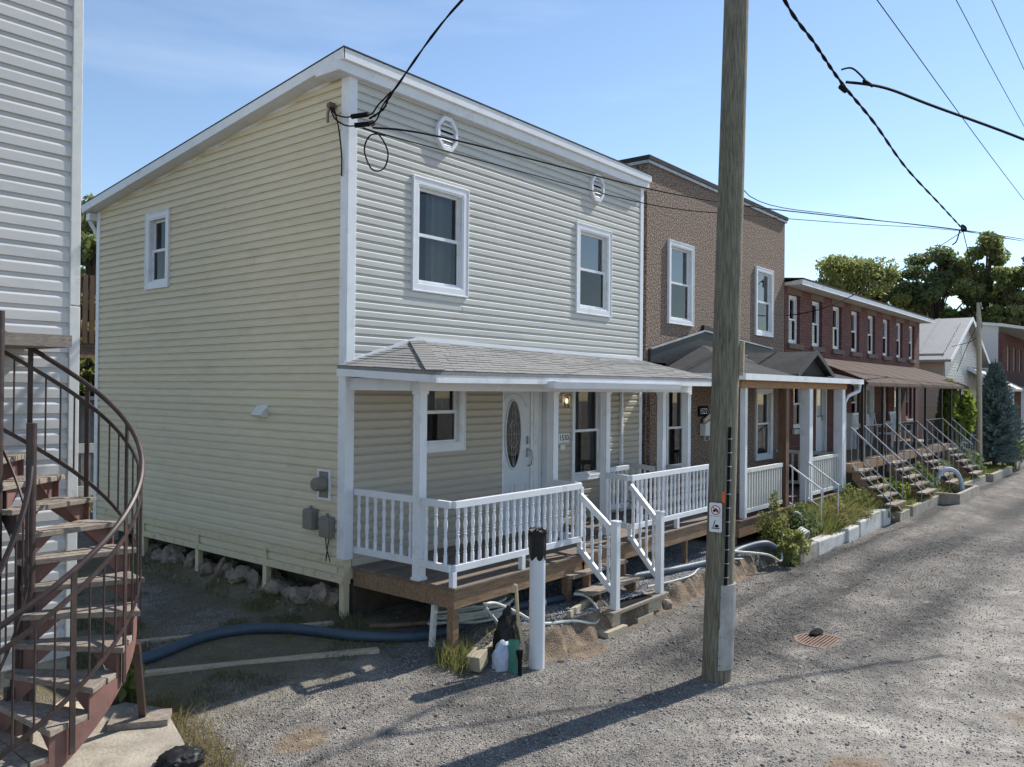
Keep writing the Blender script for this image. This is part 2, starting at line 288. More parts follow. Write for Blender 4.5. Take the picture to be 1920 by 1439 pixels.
def groundmat():
    m=bpy.data.materials.new('crushed_asphalt_gravel'); m.use_nodes=True; t=m.node_tree; b=t.nodes['Principled BSDF']; b.inputs['Roughness'].default_value=.95; b.inputs['Specular IOR Level'].default_value=.2
    c=t.nodes.new('ShaderNodeTexCoord'); at=t.nodes.new('ShaderNodeVertexColor'); at.layer_name='zone'; sp=t.nodes.new('ShaderNodeSeparateColor'); t.links.new(at.outputs['Color'],sp.inputs['Color'])
    def vor(s):
        v=t.nodes.new('ShaderNodeTexVoronoi'); v.inputs['Scale'].default_value=s; t.links.new(c.outputs['Object'],v.inputs['Vector']); return v
    def noi(s,d=6,r=.6):
        n=t.nodes.new('ShaderNodeTexNoise'); n.inputs['Scale'].default_value=s; n.inputs['Detail'].default_value=d; n.inputs['Roughness'].default_value=r; t.links.new(c.outputs['Object'],n.inputs['Vector']); return n
    def ramp(src,p0,c0,p1,c1):
        r=t.nodes.new('ShaderNodeValToRGB'); r.color_ramp.elements[0].position=p0; r.color_ramp.elements[0].color=(*c0,1); r.color_ramp.elements[1].position=p1; r.color_ramp.elements[1].color=(*c1,1); t.links.new(src,r.inputs['Fac']); return r.outputs['Color']
    def mix(f,a,bb,mode='MIX'):
        x=t.nodes.new('ShaderNodeMix'); x.data_type='RGBA'; x.blend_type=mode
        if isinstance(f,float): x.inputs['Factor'].default_value=f
        else: t.links.new(f,x.inputs['Factor'])
        t.links.new(a,x.inputs['A']); t.links.new(bb,x.inputs['B']); return x.outputs['Result']
    v=vor(62); sv=t.nodes.new('ShaderNodeSeparateColor'); t.links.new(v.outputs['Color'],sv.inputs['Color'])
    v2=vor(150); sv2=t.nodes.new('ShaderNodeSeparateColor'); t.links.new(v2.outputs['Color'],sv2.inputs['Color'])
    dark=ramp(sv.outputs['Red'],.0,(.10,.096,.092),1.,(.36,.345,.325))
    darkf=ramp(sv2.outputs['Red'],.0,(.12,.115,.11),1.,(.33,.315,.298))
    base=mix(.5,dark,darkf)
    palec=ramp(sv2.outputs['Green'],.0,(.30,.287,.27),1.,(.54,.52,.49))
    pn=noi(2.2); pf=t.nodes.new('ShaderNodeMath'); pf.operation='MULTIPLY'; t.links.new(sp.outputs['Blue'],pf.inputs[0]); t.links.new(ramp(pn.outputs['Fac'],.3,(.35,)*3,.65,(1,)*3),pf.inputs[1])
    base=mix(pf.outputs[0],base,palec)
    big=noi(.9,9,.65); base=mix(1.0,base,ramp(big.outputs['Fac'],.34,(.58,.56,.54),.66,(1.25,1.2,1.13)),'MULTIPLY')
    mid=noi(4.5,8,.7); base=mix(1.0,base,ramp(mid.outputs['Fac'],.36,(.72,.71,.70),.64,(1.2,1.18,1.15)),'MULTIPLY')
    dn=noi(5,7,.7); df=t.nodes.new('ShaderNodeMath'); df.operation='MULTIPLY'; t.links.new(at.outputs['Alpha'],df.inputs[0]); t.links.new(ramp(dn.outputs['Fac'],.3,(.4,)*3,.55,(1.3,)*3),df.inputs[1])
    fine=ramp(sv.outputs['Blue'],.0,(.035,.033,.032),1.,(.12,.115,.11)); base=mix(df.outputs[0],base,fine)
    tn=noi(9,8,.7); tan=ramp(tn.outputs['Fac'],.3,(.12,.082,.055),.7,(.33,.25,.17))
    tf=t.nodes.new('ShaderNodeMath'); tf.operation='ADD'; t.links.new(sp.outputs['Red'],tf.inputs[0]); tb=noi(3.5,9,.75); ts=t.nodes.new('ShaderNodeMath'); ts.operation='SUBTRACT'; t.links.new(tb.outputs['Fac'],ts.inputs[0]); ts.inputs[1].default_value=.95; t.links.new(ts.outputs[0],tf.inputs[1])
    base=mix(ramp(tf.outputs[0],.02,(0,)*3,.4,(.85,)*3),base,tan)
    mn=noi(14,8,.7); mossc=ramp(mn.outputs['Fac'],.35,(.10,.082,.045),.7,(.20,.175,.08))
    mf=t.nodes.new('ShaderNodeMath'); mf.operation='MULTIPLY'; t.links.new(sp.outputs['Green'],mf.inputs[0]); t.links.new(ramp(mn.outputs['Fac'],.36,(.2,)*3,.54,(.95,)*3),mf.inputs[1])
    base=mix(mf.outputs[0],base,mossc)
    t.links.new(base,b.inputs['Base Color'])
    bp=t.nodes.new('ShaderNodeBump'); bp.inputs['Strength'].default_value=.9; bp.inputs['Distance'].default_value=.012; bp.invert=True
    t.links.new(v.outputs['Distance'],bp.inputs['Height'])
    bp2=t.nodes.new('ShaderNodeBump'); bp2.inputs['Strength'].default_value=.6; bp2.inputs['Distance'].default_value=.03; t.links.new(noi(6,6).outputs['Fac'],bp2.inputs['Height']); t.links.new(bp.outputs['Normal'],bp2.inputs['Normal'])
    t.links.new(bp2.outputs['Normal'],b.inputs['Normal'])
    return m
me.materials.append(groundmat())
go=bpy.data.objects.new('ground',me); COL.objects.link(go); struct(go); go['label']='gravel lane of crushed asphalt with earth and moss patches'
def g(x,y): return float(gz(np.array([x]),np.array([y]))[0])
# loose stones
def scatter_stones(n,xr,yr,smin,smax,seed,pred=None):
    r=np.random.default_rng(seed); x=r.uniform(*xr,n); y=r.uniform(*yr,n)
    if pred is not None: k=pred(x,y,r); x=x[k]; y=y[k]
    n=len(x); z=gz(x,y); s=smin+(smax-smin)*r.random(n)**2.2
    octa=np.array([(1,0,0),(-1,0,0),(0,1,0),(0,-1,0),(0,0,1),(0,0,-1)],float)
    P=octa[None]*(s[:,None]*r.uniform(.6,1.3,(n,3)))[:,None,:]
    a=r.uniform(0,6.28,n); ca_,sa=np.cos(a),np.sin(a); tl=r.normal(scale=.5,size=n)
    Q=P.copy(); Q[...,0]=P[...,0]*ca_[:,None]-P[...,1]*sa[:,None]; Q[...,1]=P[...,0]*sa[:,None]+P[...,1]*ca_[:,None]
    Q[...,2]+=Q[...,0]*tl[:,None]*.5
    Q[...,2]*=.7; Q+=np.stack([x,y,z+s*.3],-1)[:,None,:]
    f=np.array([(0,2,4),(2,1,4),(1,3,4),(3,0,4),(2,0,5),(1,2,5),(3,1,5),(0,3,5)])
    F=(f[None]+np.arange(n)[:,None,None]*6).reshape(-1,3)
    m=bpy.data.meshes.new('gravel'); m.vertices.add(n*6); m.vertices.foreach_set('co',Q.reshape(-1)); m.loops.add(len(F)*3); m.polygons.add(len(F))
    m.loops.foreach_set('vertex_index',F.reshape(-1)); m.polygons.foreach_set('loop_start',np.arange(len(F))*3)
    tone=np.clip(r.normal(.5,.22,n),0,1); _z=zones(x,y); tone=(tone+.22*noise2(x,y,1.6,o=25)+.13*noise2(x,y,6,o=29))*(1-.78*zones.dark)*(1-.3*_z[1])+.18*_z[2]
    col=np.repeat(np.clip(tone,0,1),6); ca=m.color_attributes.new('tone','FLOAT_COLOR','POINT'); ca.data.foreach_set('color',np.stack([col,col,col,np.ones_like(col)],-1).reshape(-1).astype(np.float32))
    m.update(); return m
def stonemat(name,c0,c1):
    m=bpy.data.materials.new(name); m.use_nodes=True; t=m.node_tree; b=t.nodes['Principled BSDF']; b.inputs['Roughness'].default_value=.9
    a=t.nodes.new('ShaderNodeVertexColor'); a.layer_name='tone'; r=t.nodes.new('ShaderNodeValToRGB'); r.color_ramp.elements[0].color=(*c0,1); r.color_ramp.elements[1].color=(*c1,1)
    t.links.new(a.outputs['Color'],r.inputs['Fac']); t.links.new(r.outputs['Color'],b.inputs['Base Color']); return m
def lanepred(x,y,r):
    t,gm,b=zones(x,y)
    d=np.hypot(x+6.2,y+7.5); vis=(r.random(len(x))<np.clip(9/d,0,1)**1.5)
    return vis&(np.hypot(x-3.8,y+4.2)>.27)&(r.random(len(x))>.75*t)&(r.random(len(x))>.5*b)&(r.random(len(x))>.6*gm)
gm=scatter_stones(230000,(-3.5,14),(-7.4,-1.2),.003,.0115,3,lanepred); gm.materials.append(stonemat('loose_gravel',(.065,.061,.057),(.50,.475,.44)))
o=bpy.data.objects.new('loose_gravel',gm); bigst=scatter_stones(2600,(-3,12),(-7.2,-1.6),.011,.026,31,lanepred); bigst.materials.append(bpy.data.materials['loose_gravel']); ob=bpy.data.objects.new('coarse_gravel',bigst); COL.objects.link(ob); stuff(ob,'larger loose stones scattered over the lane','gravel'); COL.objects.link(o); stuff(o,'loose grey crushed stone scattered over the lane','gravel')
gm=scatter_stones(22000,(-3,1.2),(-1.4,3.5),.004,.011,5,lambda x,y,r:r.random(len(x))>.25+.65*zones(x,y)[1]); gm.materials.append(bpy.data.materials['loose_gravel'])
o=bpy.data.objects.new('driveway_gravel',gm); COL.objects.link(o); stuff(o,'fine gravel on the shaded side driveway','gravel')
gm=scatter_stones(26000,(1.2,6.9),(-2.05,-.1),.007,.016,6); gm.materials.append(stonemat('pale_drainage_stone',(.22,.22,.23),(.55,.55,.56)))
o=bpy.data.objects.new('pale_gravel',gm); COL.objects.link(o); stuff(o,'pale clean drainage stone spread beneath the porch','gravel')

# ------------------------------------------------------------ shared builders
def siding(parent,m,axis,plane,out,z0,z1,e,spans,joints=.25,seed=1,name='siding_board',dep=.023):
    """courses of dutch-lap vinyl. axis 'x': wall in plane y=plane; 'y': wall in plane x=plane. out: sign of outward normal.
    spans(z)-> list of (u0,u1)"""
    r=random.Random(seed); n=int(math.ceil((z1-z0)/e-1e-6)); cut=None
    for i in range(n):
        z=z0+i*e; h=min(e,z1-z)
        if i%2==0: cut=[r.random() for _ in range(3)] if r.random()<joints*1.6 else None
        for k,(u0,u1) in enumerate(spans(z+e*.5)):
            segs=[(u0,u1)]
            if cut and u1-u0>2.2:
                c=u0+(u1-u0)*(.2+.6*cut[k%3]); segs=[(u0,c-.0012),(c+.0012,u1)]
            for a,b in segs:
                d0=.0015; d1=dep+r.uniform(-.0014,.0014)
                prof=[(0,0),(d1-.002,0),(d1,.02*e),(d1,.56*e),(d1-.0015,.61*e),(d0+.003,.84*e),(d0,e+.002),(0,e+.002)] if h>e*.98 else [(0,0),(d1,0),(d1,min(h,.6*e)),(0,h)]
                mb=MB()
                pts=[(plane+out*d,z+zz) for d,zz in prof]
                mb.prism(pts,axis,a,b)
                mb.build(name,m,parent)
def cutspan(u0,u1,holes):
    def f(z):
        s=[(u0,u1)]
        for (a,b,c,d) in holes:
            if c<=z<=d:
                t=[]
                for p,q in s:
                    if b<=p or a>=q: t.append((p,q)); continue
                    if a>p: t.append((p,a))
                    if b<q: t.append((b,q))
                s=t
        return [(p,q) for p,q in s if q-p>.02]
    return f
def holed(mb,axis,plane,u0,u1,z0,z1,holes,th=.12,inn=1):
    us=sorted({u0,u1,*[h[0] for h in holes],*[h[1] for h in holes]}); zs=sorted({z0,z1,*[h[2] for h in holes],*[h[3] for h in holes]})
    for a,b in zip(us,us[1:]):
        for c,d in zip(zs,zs[1:]):
            uc,zc=(a+b)/2,(c+d)/2
            if any(h[0]<uc<h[1] and h[2]<zc<h[3] for h in holes): continue
            p,q=sorted((plane,plane+inn*th))
            if axis=='x': mb.box(a,b,p,q,c,d)
            else: mb.box(p,q,a,b,c,d)
    return mb
def frameM(axis,plane,u,z):
    # local (u along wall to viewer's right, d outwards, z) -> world
    if axis=='x': return Matrix(((1,0,0,u),(0,-1,0,plane),(0,0,1,z),(0,0,0,1)))
    return Matrix(((0,-1,0,plane),(-1,0,0,u),(0,0,1,z),(0,0,0,1)))   # wall facing -X; local u -> -Y
def ring(mb,w,h,t,d0,d1,tb=None):
    tb=t if tb is None else tb
    mb.box(0,w,d0,d1,0,tb); mb.box(0,w,d0,d1,h-t,h); mb.box(0,t,d0,d1,tb,h-t); mb.box(w-t,w,d0,d1,tb,h-t)
def window(parent,axis,plane,u,z,w,h,trim=.1,proud=.03,frame_m='white',curtain=None,rec=.06,split=.5,label=None,name='window',room=.7,double=True,upg='glass'):
    """outer trim rectangle w*h with its lower-left at (u,z)"""
    Mx=frameM(axis,plane,u,z)
    mb=MB(); ring(mb,w,h,trim,-.02,proud); ring(mb,w,h,.02,proud,proud+.008)
    fm=mb.xf(Mx).build(name,MA[frame_m],parent,bevel=.004)
    if label: fm['label']=label
    a=trim; iw,ih=w-2*a,h-2*a
    def sub(nm,mb,m,**k): return mb.xf(Mx).build(nm,MA[m],fm,**k)
    mb=MB()
    def ringat(mb,x,zz,ww,hh,t,d0,d1):
        k=len(mb.v); ring(mb,ww,hh,t,d0,d1); mb.v[k:]=[(v[0]+x,v[1],v[2]+zz) for v in mb.v[k:]]
    ringat(mb,a-.012,a-.012,iw+.024,ih+.024,.035,-rec-.05,.02)
    sub('frame',mb,frame_m)
    if double:
        zc=a+ih*split
        mb=MB(); ringat(mb,a+.02,zc-.02,iw-.04,ih-(zc-a)+.0,.035,-rec-.03,-rec+.002); sub('sash',mb,frame_m)
        mb=MB(); ringat(mb,a+.02,a+.015,iw-.04,zc-a+.01,.042,-rec+.003,-rec+.03); sub('sash',mb,frame_m)
        mb=MB(); mb.quad((a+.05,-rec-.014,zc),(a+iw-.05,-rec-.014,zc),(a+iw-.05,-rec-.014,a+ih-.03),(a+.05,-rec-.014,a+ih-.03)); sub('pane',mb,upg)
        mb=MB(); mb.quad((a+.058,-rec+.016,a+.05),(a+iw-.058,-rec+.016,a+.05),(a+iw-.058,-rec+.016,zc-.02),(a+.058,-rec+.016,zc-.02)); sub('pane',mb,'glass')
    else:
        mb=MB(); mb.quad((a+.02,-rec-.014,a+.02),(a+iw-.02,-rec-.014,a+.02),(a+iw-.02,-rec-.014,a+ih-.02),(a+.02,-rec-.014,a+ih-.02)); sub('pane',mb,'glass')
    # room box behind; its darkness is put into the near-black colour
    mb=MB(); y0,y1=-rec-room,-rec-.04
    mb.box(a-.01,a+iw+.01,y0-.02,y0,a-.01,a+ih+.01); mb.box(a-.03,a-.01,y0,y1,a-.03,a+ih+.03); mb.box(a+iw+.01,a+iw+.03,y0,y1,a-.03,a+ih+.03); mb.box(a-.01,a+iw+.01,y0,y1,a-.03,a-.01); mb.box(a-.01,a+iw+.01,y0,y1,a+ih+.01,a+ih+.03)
    sub('dark_room_box',mb,'dark')
    if curtain:
        mb=MB(); x0,x1,zb=curtain; n=26; yb=-rec-.14
        vs=[];
        for i in range(n+1):
            x=a+iw*(x0+(x1-x0)*i/n); d=yb+.025*math.sin(i*1.3)+.01*math.sin(i*2.9)
            vs+=[(x,d,a+ih*zb),(x,d,a+ih)]
        mb.add(vs,[(2*i,2*i+2,2*i+3,2*i+1) for i in range(n)]); sub('curtain',mb,'curtain',smooth=True)
    return fm
def turned():
    p=[(.019,0),(.019,.13),(.013,.14),(.019,.155),(.013,.17),(.017,.20),(.022,.26),(.019,.31),(.013,.34),(.02,.355),(.013,.37),(.02,.385),(.013,.40),(.019,.43),(.022,.48),(.016,.52),(.013,.55),(.019,.56),(.013,.575),(.019,.59),(.019,.68)]
    return MB().lathe([(r*1.05,z) for r,z in p],8).mesh('baluster',MA['white'],True)
TURN=turned(); SQ=MB().box(-.017,.017,-.017,.017,0,.68).mesh('baluster',MA['oldwhite'])
def railing(parent,p,q,zt,zb,n,kind=TURN,m='white',th=.075,w=.05,zt2=None,zb2=None,label=None):
    zt2=zt if zt2 is None else zt2; zb2=zb if zb2 is None else zb2
    rl=MB().beam((p[0],p[1],zt-th/2),(q[0],q[1],zt2-th/2),w,th).build('railing',MA[m],parent,bevel=.004)
    MB().beam((p[0],p[1],zb+th/2),(q[0],q[1],zb2+th/2),w,th).build('bottom_rail',MA[m],rl,bevel=.004)
    if label: rl['label']=label
    for i in range(n):
        t=(i+.5)/n; x=p[0]+(q[0]-p[0])*t; y=p[1]+(q[1]-p[1])*t; a=zb+(zb2-zb)*t+th*.7; b=zt+(zt2-zt)*t-th*.7
        o=place(kind,'baluster',rl,(x,y,a)); o.scale=(1,1,(b-a)/.68)
    return rl
def fluted(x,y,z0,z1,w=.105):
    h=w/2; side=[]
    for k in range(7):
        t=-h+.012+(w-.024)*k/6; side.append((t,0 if k%2==0 else .005))
    pts=[]
    for rot in range(4):
        c,s=math.cos(rot*math.pi/2),math.sin(rot*math.pi/2)
        for t,d in [(-h,0)]+side:
            X,Y=t,-h+d; pts.append((x+X*c-Y*s,y+X*s+Y*c))
    mb=MB().prism(pts,'z',z0,z1); e=h+.012; mb.box(x-e,x+e,y-e,y+e,z0,z0+.03); mb.box(x-e,x+e,y-e,y+e,z1-.035,z1-.001); return mb
def shingles(mb,poly,rows,tabw,th=.008,seed=1):
    """poly: eave_left, eave_right, top_right, top_left. overlapping tabs as thin wedges"""
    r=random.Random(seed); A,Bp,Cp,Dp=[Vector(p) for p in poly]; nrm=(Bp-A).cross(Dp-A).normalized()
    if nrm.z<0: nrm=-nrm
    for i in range(rows):
        t0,t1=i/rows,min((i+1.25)/rows,1)
        L0,L1=A.lerp(Dp,t0),A.lerp(Dp,t1); R0,R1=Bp.lerp(Cp,t0),Bp.lerp(Cp,t1)
        n=max(1,int((R0-L0).length/tabw)); off=(i%2)*.5
        ed=[0]+[min(1,max(0,(k+off+r.uniform(-.06,.06))/n)) for k in range(1,n)]+[1]
        for a,b in zip(ed,ed[1:]):
            if b-a<1e-3: continue
            g_=.004/(max((R0-L0).length,.1)); h=th*r.uniform(.7,1.7)
            p=[L0.lerp(R0,a+g_),L0.lerp(R0,b-g_),L1.lerp(R1,b-g_),L1.lerp(R1,a+g_)]
            vs=[p[0],p[1],p[2],p[3],p[0]+nrm*h,p[1]+nrm*h,p[2]+nrm*.002,p[3]+nrm*.002]
            mb.add(vs,[(4,5,6,7),(0,1,5,4),(1,2,6,5),(3,0,4,7)])
    return mb
def leaves(mb,c,rad,n,size,seed,shell=.35,flat=1.0,droop=0):
    r=np.random.default_rng(seed); d=r.normal(size=(n,3)); d/=np.linalg.norm(d,axis=1)[:,None]
    R=(shell+(1-shell)*r.random(n)**.6)[:,None]; P=np.array(c)+d*R*np.array(rad)
    a=r.normal(size=(n,3)); a[:,2]*=flat; a/=np.linalg.norm(a,axis=1)[:,None]; b=np.cross(a,r.normal(size=(n,3))); b/=np.linalg.norm(b,axis=1)[:,None]
    s=size*r.uniform(.6,1.4,n)[:,None]
    vs=np.stack([P-a*s,P+b*s*.55,P+a*s,P-b*s*.55],1).reshape(-1,3); k=len(mb.v)
    mb.v+=[tuple(v) for v in vs]; mb.f+=[(k+4*i,k+4*i+1,k+4*i+2,k+4*i+3) for i in range(n)]
    return mb
def blades(mb,xs,ys,h0,h1,w,seed,zf=gz,lean=.35):
    r=np.random.default_rng(seed); n=len(xs); z=zf(xs,ys); h=r.uniform(h0,h1,n); a=r.uniform(0,6.28,n); l=r.normal(scale=lean,size=(n,2))*h[:,None]
    dx,dy=np.cos(a)*w/2,np.sin(a)*w/2; k=len(mb.v)
    P=np.stack([np.stack([xs-dx,ys-dy,z-.01],-1),np.stack([xs+dx,ys+dy,z-.01],-1),np.stack([xs+dx*.7+l[:,0]*.4,ys+dy*.7+l[:,1]*.4,z+h*.6],-1),np.stack([xs-dx*.7+l[:,0]*.4,ys-dy*.7+l[:,1]*.4,z+h*.6],-1),np.stack([xs+l[:,0],ys+l[:,1],z+h],-1)],1).reshape(-1,3)
    mb.v+=[tuple(p) for p in P]; 
    for i in range(n): q=k+5*i; mb.f+=[(q,q+1,q+2,q+3),(q+3,q+2,q+4)]
    return mb
def text(s,size,Mx,m,parent,name='lettering',ext=.0015):
    cu=bpy.data.curves.new('t','FONT'); cu.body=s; cu.size=size; cu.extrude=ext; cu.align_x='CENTER'; cu.align_y='CENTER'
    o=bpy.data.objects.new('t',cu); COL.objects.link(o); dg=bpy.context.evaluated_depsgraph_get(); dg.update()
    me=bpy.data.meshes.new_from_object(o.evaluated_get(dg)); bpy.data.objects.remove(o); me.materials.clear(); me.materials.append(m); me.transform(Mx)
    return place(me,name,parent)
# ------------------------------------------------------------ cream house
HW,HD=6.74,6.27; E4=.1016
H=thing('cream_house','two-storey cream and grey vinyl-sided house with white porch','house',(HW/2,HD/2,0))
def zr(y): return 6.55-.14*(y+.15)
side_holes=[(4.02,4.6,4.19,5.23)]
mb=holed(MB(),'y',0,.0,HD,.45,5.4,side_holes)
mb.prism([(0,5.4),(HD,5.4),(HD,zr(HD)-.13),(0,zr(0)-.13)],'x',0,.12)
wl=mb.build('side_wall',MA['cream'],H)
fh=[(1.08,1.98,3.99,5.3),(4.70,5.61,3.99,5.3),(1.12,1.96,1.94,2.76),(2.845,4.02,.57,2.73),(4.64,5.42,1.3,2.74)]
wf=holed(MB(),'x',0,.12,HW,.45,zr(0)-.14,fh).build('front_wall',MA['grey'],H)
mb=MB(); mb.box(.12,HW,HD-.12,HD,.4,zr(HD)-.13); mb.prism([(.12,.45),(HD-.12,.45),(HD-.12,zr(HD)-.15),(.12,zr(.12)-.15)],'x',HW-.1,HW); mb.box(.12,HW-.1,.12,HD-.12,.45,.55)
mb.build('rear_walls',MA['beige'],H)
siding(wl,MA['cream'],'y',0,-1,.42,6.35,E4,lambda z:[(p,min(q,max(.3,(6.55-.13-z+.05)/.14-.15))) for p,q in cutspan(.1,HD-.06,[(3.97,4.65,4.14,5.28)])(z) if p<(6.55-.13-z+.05)/.14-.15],joints=.3,seed=3)
siding(wf,MA['grey'],'x',0,-1,2.92,6.36,E4,cutspan(.105,HW-.09,[(1.01,2.05,3.92,5.37),(4.635,5.68,3.92,5.37)]),joints=.5,seed=5,dep=.025)
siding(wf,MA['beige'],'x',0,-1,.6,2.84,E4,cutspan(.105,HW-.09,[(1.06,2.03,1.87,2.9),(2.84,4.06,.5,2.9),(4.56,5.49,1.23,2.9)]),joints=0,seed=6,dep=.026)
# trims
for nm,b in (('corner_trim',(-.032,.1,-.036,.1,2.93,6.36)),('corner_trim',(-.032,.1,-.036,.1,.69,2.86)),('corner_trim',(HW-.095,HW+.015,-.036,.05,2.95,6.36)),('corner_trim',(HW-.09,HW+.012,-.036,.05,.6,2.8)),('corner_trim',(-.032,.05,HD-.1,HD+.012,.42,zr(HD)-.14))):
    MB().box(*b).build(nm,MA['white'],H,bevel=.006)
MB().box(-.014,.085,-.014,.085,.4,.69).build('corner_post',MA['creampaint'],H)
MB().box(-.002,.08,-.002,.08,g(0,0)-.05,.4).build('corner_post',MA['creampaint'],H)
for z0 in (.62,.42): MB().box(-.045,-.0145,-.02,HD-.15,z0,z0+.085).build('skirt_rail',MA['creampaint'],H,bevel=.004)
for y in (1.5,3.1,4.62): MB().box(-.042,.03,y-.04,y+.04,g(-.02,y)-.05,.62).build('skirt_post',MA['creampaint'],H)
# roof
mb=MB(); mb.prism([(-.13,zr(-.13)-.125),(HD+.14,zr(HD+.14)-.125),(HD+.14,zr(HD+.14)-.008),(-.13,zr(-.13)-.008)],'x',-.19,HW+.08)
rf=mb.build('roof',MA['white'],H)
mb=MB(); mb.prism([(-.16,zr(-.16)-.006),(HD+.17,zr(HD+.17)-.006),(HD+.17,zr(HD+.17)+.012),(-.16,zr(-.16)+.012)],'x',-.215,HW+.1); mb.build('roof_covering',MA['roofdark'],rf)
MB().box(-.205,HW+.09,-.15,-.131,6.425,6.552).build('fascia',MA['white'],rf)
MB().box(-.235,HW+.095,-.1,.12,6.30,6.419).build('frieze',MA['white'],rf,bevel=.004)
MB().box(-.235,-.025,.12,.32,6.305,6.4).build('frieze',MA['white'],rf)
MB().prism([(-.15,zr(-.15)-.128),(HD+.15,zr(HD+.15)-.128),(HD+.15,zr(HD+.15)-.0),(-.15,zr(-.15)-.0)],'x',-.212,-.191).build('rake_board',MA['white'],rf)
MB().prism([(.32,zr(.32)-.18),(HD,zr(HD)-.18),(HD,zr(HD)-.126),(.32,zr(.32)-.126)],'x',-.02,-.0005).build('rake_trim',MA['white'],rf)
mb=MB(); mb.box(-.15,-.03,HD+.0,HD+.13,zr(HD)-.27,zr(HD)-.16); mb.build('rear_gutter',MA['white'],rf)
MB().tube([(-.1,HD+.12,5.4),(-.06,HD+.1,5.3),(-.02,HD+.06,5.2),(.03,HD+.05,5.1),(.05,HD+.05,.4)],.03,8).build('downspout',MA['white'],rf,smooth=True)
# windows and door
window(H,'x',-.012,1.008,3.915,1.048,1.46,curtain=(.42,.98,.0),label='upper window with a dark pane and pale curtain')
window(H,'x',-.012,4.631,3.915,1.052,1.46,curtain=(.0,.3,.5),upg='glass2')
window(H,'y',-.012,4.655,4.134,.688,1.15,trim=.09,curtain=(.5,1.,.5),label='small window in the cream side wall')
window(H,'x',-.012,1.05,1.86,.98,1.03,trim=.09,curtain=(0,1,.5))
window(H,'x',-.012,4.55,1.22,.95,1.6,trim=.075,curtain=(.35,.6,.5))
dr=MB().box(2.86,3.70,.15,.19,.615,2.66).build('door',MA['door'],H,bevel=.004)
def ell(cx,cz,a,b,n=40): return [(cx+a*math.cos(2*math.pi*i/n),cz+b*math.sin(2*math.pi*i/n)) for i in range(n)]
def ringtube(cx,cz,a,b,y,r): return MB().tube([(p[0],y,p[1]) for p in ell(cx,cz,a,b)+ell(cx,cz,a,b)[:1]],r,8,cap=False)
ringtube(3.29,2.02,.185,.51,.146,.017).build('oval_frame',MA['door'],dr,smooth=True)
MB().add([(p[0],.14,p[1]) for p in ell(3.29,2.02,.178,.5)],[tuple(range(40))]).build('oval_glass',MA['glass'],dr)
MB().prism(ell(3.29,2.02,.178,.5),'y',.1492,.1498).build('oval_backing',MA['dark'],dr)
mb=MB()
for c,a,b in (((3.29,2.02),.06,.46),((3.29,2.02),.12,.2),((3.29,2.25),.05,.1),((3.29,1.8),.05,.1)):
    mb.tube([(p[0],.137,p[1]) for p in ell(c[0],c[1],a,b)+ell(c[0],c[1],a,b)[:1]],.004,5,cap=False)
for x0,z0,x1,z1 in ((3.29,1.53,3.29,2.51),(3.13,1.8,3.45,2.24),(3.45,1.8,3.13,2.24),(3.12,2.02,3.46,2.02)): mb.tube([(x0,.136,z0),(x1,.136,z1)],.004,5)
mb.build('leading',MA['galv'],dr)
mb=MB(); mb.tube([(2.98,.148,2.42),(3.02,.148,2.5),(3.12,.148,2.59),(3.29,.148,2.62),(3.46,.148,2.59),(3.56,.148,2.5),(3.6,.148,2.42)],.01,6)
for x0,x1 in ((2.96,3.25),(3.33,3.6)): 
    for a,b,c,d in ((x0,x1,.75,.76),(x0,x1,1.26,1.27)): mb.box(a,b,.142,.15,c,d+.01)
    mb.box(x0,x0+.015,.142,.15,.75,1.27); mb.box(x1-.015,x1,.142,.15,.75,1.27)
mb.build('moulding',MA['door'],dr,smooth=True)
mb=MB(); mb.box(3.615,3.665,.12,.15,1.86,1.98); mb.box(3.615,3.665,.13,.15,1.66,1.8); mb.tube([(3.64,.13,1.78),(3.64,.07,1.76),(3.64,.055,1.66),(3.64,.07,1.55),(3.64,.14,1.53)],.011,7); mb.build('handle',MA['galv'],dr,smooth=True)
mb=MB(); mb.box(3.70,3.98,.13,.16,.6,2.72); mb.box(3.98,4.06,-.04,.13,.58,2.76); mb.box(2.83,2.86,-.03,.2,.58,2.76); mb.box(2.86,3.98,-.01,.2,2.68,2.76); mb.box(2.86,3.98,.0,.2,.585,.612); mb.box(3.76,3.775,.118,.13,.6,2.7); mb.box(3.90,3.915,.118,.13,.6,2.7)
mb.build('door_frame',MA['white'],H,bevel=.004)
MB().box(2.8,4.0,.2,.24,.5,2.8).build('door_backing',MA['dark'],H)
# gable vents (octagonal louvres)
for vx in (1.60,5.20):
    a=.19; b=.225
    o8=[(a*math.cos(math.pi/8+k*math.pi/4)/math.cos(math.pi/8),b*math.sin(math.pi/8+k*math.pi/4)/math.cos(math.pi/8)) for k in range(8)]
    i8=[(p[0]*.76,p[1]*.76) for p in o8]; mb=MB()
    for k in range(8):
        p,q,s,t=o8[k],o8[(k+1)%8],i8[(k+1)%8],i8[k]
        mb.prism([(vx+p[0],6.02+p[1]),(vx+q[0],6.02+q[1]),(vx+s[0],6.02+s[1]),(vx+t[0],6.02+t[1])],'y',-.075,-.0)
    vt=mb.build('louvre_vent',MA['white'],H,bevel=.005)
    MB().prism([(vx+p[0],6.02+p[1]) for p in i8],'y',-.018,-.014).build('backing',MA['dark'],vt)
    for k in range(5):
        z=6.02-.135+k*.065; w=.76*a*(1-.35*abs(k-2)/2)
        MB().beam((vx-w,-.045,z),(vx+w,-.045,z),.008,.055,up=(0,.65,.76)).build('louvre',MA['white'],vt)
